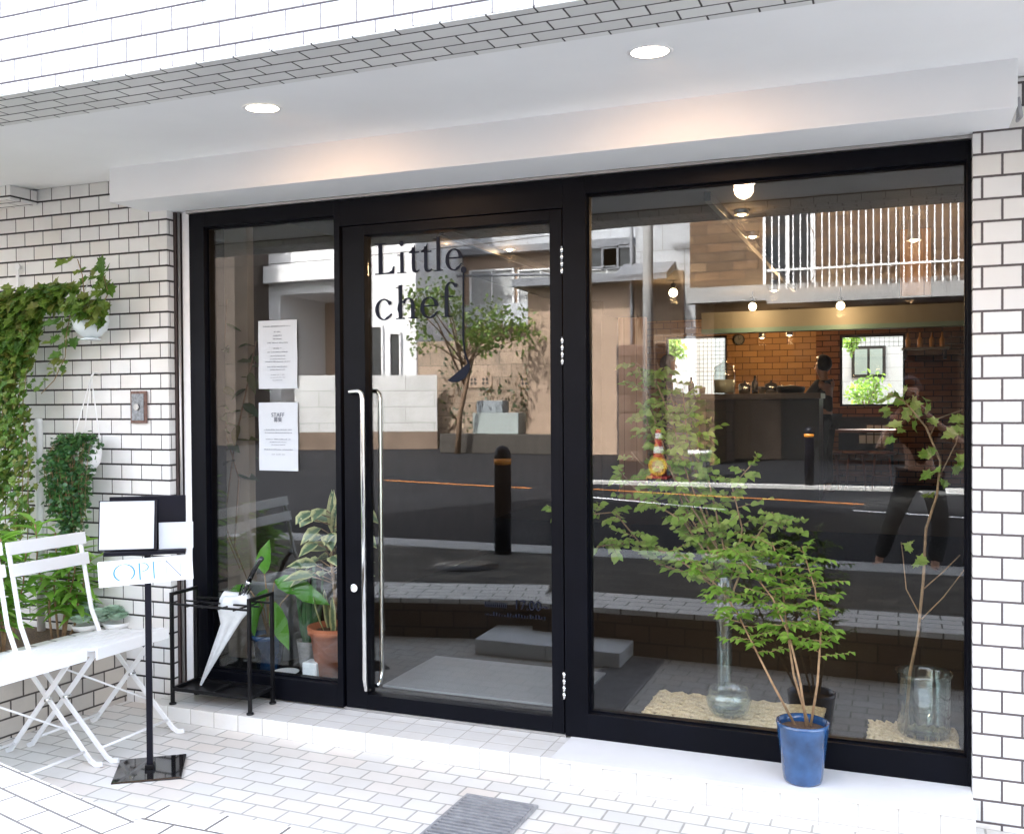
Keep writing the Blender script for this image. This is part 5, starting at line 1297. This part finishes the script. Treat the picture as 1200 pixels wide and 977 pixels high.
def person(label, base, J, sleeve='short', trousers=True, facing=0, hair='bob', top=M_cloth, legs=M_cloth):
    """J: joints in local metres"""
    t = thing('person', label, 'person', base); V_ = {k: Vector(v) for k, v in J.items()}
    N_ = {'pelvis': (V_['pelvis'], (.13, .095)), 'waist': (V_['pelvis'].lerp(V_['chest'], .5), (.115, .085)), 'chest': (V_['chest'], (.135, .10)), 'neckb': (V_['neck']-Vector((0, 0, .04)), .055), 'neck': (V_['neck'], .048),
          'jaw': (V_['head']-Vector((0, 0, .06)), .068), 'head': (V_['head']+Vector((0, 0, .01)), .083), 'crown': (V_['head']+Vector((0, 0, .07)), .070)}
    E_ = [('pelvis', 'waist'), ('waist', 'chest'), ('chest', 'neckb'), ('neckb', 'neck'), ('neck', 'jaw'), ('jaw', 'head'), ('head', 'crown')]
    for s_ in 'LR':
        sh_, el, wr = V_['sh'+s_], V_['el'+s_], V_['wr'+s_]; hd = (V_.get('ha'+s_) or (wr+(wr-el).normalized()*.08))
        N_['sh'+s_] = (sh_, .058); N_['ua'+s_] = (sh_.lerp(el, .5), .045); N_['el'+s_] = (el, .038); N_['fa'+s_] = (el.lerp(wr, .4), .036); N_['wr'+s_] = (wr, .024); N_['ha'+s_] = (hd, (.034, .018))
        E_ += [('chest', 'sh'+s_), ('sh'+s_, 'ua'+s_), ('ua'+s_, 'el'+s_), ('el'+s_, 'fa'+s_), ('fa'+s_, 'wr'+s_), ('wr'+s_, 'ha'+s_)]
        d = (hd-wr).normalized(); side = d.cross(Vector((0, 0, 1)));
        if side.length < .1: side = Vector((1, 0, 0))
        side.normalize(); curl = side.cross(d).normalized()
        for f_i, (o_, L) in enumerate(((-.028, .062), (-.010, .072), (.009, .068), (.027, .052))):
            a = hd+side*o_+d*.014; b = a+d*L*.5-curl*.008; c = b+d*L*.35-curl*.022
            for n_, v_ in (('a', a), ('b', b), ('c', c)): N_['f%s%d%s' % (s_, f_i, n_)] = (v_, .0085 if n_ != 'c' else .007)
            E_ += [('ha'+s_, 'f%s%da' % (s_, f_i)), ('f%s%da' % (s_, f_i), 'f%s%db' % (s_, f_i)), ('f%s%db' % (s_, f_i), 'f%s%dc' % (s_, f_i))]
        a = wr.lerp(hd, .45)+side*-.03; b = a+d*.03-side*.022-curl*.008
        N_['t%sa' % s_] = (a, .010); N_['t%sb' % s_] = (b, .008); E_ += [('wr'+s_, 't%sa' % s_), ('t%sa' % s_, 't%sb' % s_)]
        hp, kn, an, ft = V_['hip'+s_], V_['kn'+s_], V_['an'+s_], V_['toe'+s_]
        N_['hip'+s_] = (hp, .085); N_['th'+s_] = (hp.lerp(kn, .5), .072); N_['kn'+s_] = (kn, .052); N_['ca'+s_] = (kn.lerp(an, .35), .052); N_['an'+s_] = (an, .034); N_['he'+s_] = (an-Vector((0, 0, .045)), .034); N_['toe'+s_] = (ft, (.036, .02))
        E_ += [('pelvis', 'hip'+s_), ('hip'+s_, 'th'+s_), ('th'+s_, 'kn'+s_), ('kn'+s_, 'ca'+s_), ('ca'+s_, 'an'+s_), ('an'+s_, 'he'+s_), ('he'+s_, 'toe'+s_)]
    skinmesh('body', N_, E_, M_skin, t)
    def grow(keys, g): return {k: (N_[k][0], tuple(x+g for x in (N_[k][1] if isinstance(N_[k][1], tuple) else (N_[k][1],)*2))) for k in keys}
    ks = ['pelvis', 'waist', 'chest', 'neckb', 'shL', 'uaL', 'shR', 'uaR'] + (['elL', 'faL', 'wrL', 'elR', 'faR', 'wrR'] if sleeve == 'long' else [])
    tp_ = grow(ks, .016); tp_['neckb'] = (N_['neckb'][0]-Vector((0, 0, .02)), .062)
    skinmesh('shirt', tp_, [e for e in E_ if e[0] in ks and e[1] in ks], top, t)
    ks = ['pelvis'] + [a+s_ for s_ in 'LR' for a in ('hip', 'th', 'kn', 'ca', 'an')]
    tr__ = grow(ks, .02); 
    for s_ in 'LR': tr__['an'+s_] = (N_['an'+s_][0], .062); tr__['ca'+s_] = (N_['ca'+s_][0], .072)
    skinmesh('trousers', tr__, [e for e in E_ if e[0] in ks and e[1] in ks], legs, t)
    for s_ in 'LR':
        an, ft = V_['an'+s_], V_['toe'+s_]; d = (ft-an); d.z = 0; d.normalize(); k = MB(); n = 14
        sd = Vector((-d.y, d.x, 0)); z0 = min(ft.z, an.z-.045)-.03
        pts = [an+d*(.06+.135*math.cos(2*PI*i/n))+sd*(.045*math.sin(2*PI*i/n)) for i in range(n)]
        k.add([(p.x, p.y, z0) for p in pts]+[(p.x, p.y, z0+.022) for p in pts], [list(range(n))[::-1], list(range(n, 2*n))]+[(i, (i+1) % n, n+(i+1) % n, n+i) for i in range(n)])
        k.tube([ft-d*.05+sd*.042+Vector((0, 0, -.0)), ft-d*.05+Vector((0, 0, .03)), ft-d*.05-sd*.042], .012, 8)
        k.build('shoe', M_shoe, t, .004)
    hc = V_['head']; fdir = Vector((math.sin(facing), math.cos(facing), 0)); sd = Vector((fdir.y, -fdir.x, 0))
    hm = MB(); nu, nv = 24, 14; vs = []
    for i in range(nv+1):
        th_ = PI*i/nv
        for k in range(nu):
            a = 2*PI*k/nu; front = math.cos(a)     # +1 toward the face
            z = math.cos(th_); r = math.sin(th_); low = -.35 if hair == 'bob' else -.15
            rad = .102+.004*math.sin(a*9)
            if z < .45 and front > .35: rad = .070          # tuck in behind the face
            zz = z*.118 if z > 0 else z*(.16 if hair == 'bob' and front < .35 else .10)
            p = hc+Vector((0, 0, .03))+fdir*(front*r*rad*1.03-.014)+sd*(math.sin(a)*r*rad*.93)+Vector((0, 0, zz)); vs.append(p)
    hm.add(vs, [(i*nu+k, (i+1)*nu+k, (i+1)*nu+(k+1) % nu, i*nu+(k+1) % nu) for i in range(nv) for k in range(nu)], True); hm.build('hair', M_hair, t)
    fc = MB(); 
    for s2 in (-1, 1): fc.ball(hc+fdir*.079+sd*(.030*s2)+Vector((0, 0, .005)), .0095, 10, 6)
    fc.build('eyes', M_bgloss, t)
    ns = MB(); b0 = hc+fdir*.076; ns.add([b0+Vector((0, 0, .01)), b0+sd*.013+Vector((0, 0, -.03)), b0-sd*.013+Vector((0, 0, -.03)), b0+fdir*.022+Vector((0, 0, -.024))], [(0,3,1), (0,2,3), (1,3,2)], True); ns.build('nose', M_skin, t)
    MB().tube([hc+fdir*.073+sd*-.018+Vector((0, 0, -.052)), hc+fdir*.078+Vector((0, 0, -.052)), hc+fdir*.073+sd*.018+Vector((0, 0, -.052))], [.003, .005, .003], 6).build('mouth', basic('lip', (.35, .12, .10), .5), t)
    return t
# the photographer, mirrored in the big window
ph = dict(pelvis=(.165, -4.50, 1.02), chest=(.14, -4.49, 1.33), neck=(.115, -4.46, 1.50), head=(.085, -4.425, 1.655),
          shL=(-.035, -4.48, 1.425), elL=(-.15, -4.42, 1.20), wrL=(-.035, -4.32, 1.42), haL=(-.005, -4.315, 1.505),
          shR=(.31, -4.47, 1.42), elR=(.47, -4.42, 1.24), wrR=(.24, -4.33, 1.46), haR=(.165, -4.325, 1.56),
          hipL=(.08, -4.49, .96), knL=(-.05, -4.40, .60), anL=(-.15, -4.40, .30), toeL=(-.20, -4.25, .245),
          hipR=(.25, -4.49, .96), knR=(.32, -4.36, .60), anR=(.27, -4.25, .30), toeR=(.275, -4.10, .245))
person('person in black clothes standing on the kerb, holding a camera up to the face', (0, 0, 0), ph, 'short', hair='bob')
cm = thing('held_camera', 'black camera held up by the person on the kerb', 'camera', (.03, -4.30, 1.585))
MB().box(-.075, .075, -.035, .02, -.045, .045).build('body', M_bplas, cm, .008)
MB().box(-.03, .03, -.03, .02, .046, .07).build('prism', M_bplas, cm, .006)
MB().tube([(-.01, .0205, 0), (-.01, .085, 0)], .036, 24).build('lens', M_bgloss, cm)
# woman behind the leafy branches
P_ = at(778, 417, 7.6); hz = P_.z-FZ
def standing(x, y, z, h, face, arms):
    s_ = h/1.62; c, n = math.cos(face), math.sin(face)
    def W(a, b, q): return (a*c+b*n, -a*n+b*c, q*s_)      # b is forward
    d = dict(pelvis=W(0, 0, .92), chest=W(0, .01, 1.20), neck=W(0, .01, 1.37), head=W(0, .035, 1.50), hipL=W(-.085, 0, .86), knL=W(-.09, .02, .47), anL=W(-.09, -.01, .085), toeL=W(-.10, .14, .03),
             hipR=W(.085, 0, .86), knR=W(.09, .02, .47), anR=W(.09, -.01, .085), toeR=W(.10, .14, .03), shL=W(-.165, .0, 1.30), shR=W(.165, 0, 1.30))
    for k_, v_ in arms.items(): d[k_] = W(*v_)
    return d
A_ = dict(elL=(-.21, .05, 1.05), wrL=(-.12, .26, 1.02), haL=(-.09, .33, 1.03), elR=(.21, .05, 1.05), wrR=(.13, .27, 1.02), haR=(.10, .34, 1.03))
person('person with dark bobbed hair in black, standing side-on behind the leafy branches inside', (P_.x, 7.75, FZ+.003), standing(0, 0, 0, hz, R(80), A_), 'long', facing=R(80), top=M_cloth2)
P2 = at(968, 419, 8.3)
person('person with short dark hair in dark clothes reaching over the right end of the counter', (P2.x, 8.05, FZ+.003), standing(0, 0, 0, P2.z-FZ, R(-70), dict(elL=(-.2, .15, 1.10), wrL=(-.12, .38, 1.13), haL=(-.1, .45, 1.15), elR=(.2, .15, 1.10), wrR=(.12, .38, 1.13), haR=(.1, .45, 1.15))), 'long', facing=R(-70), hair='short', top=M_cloth2)
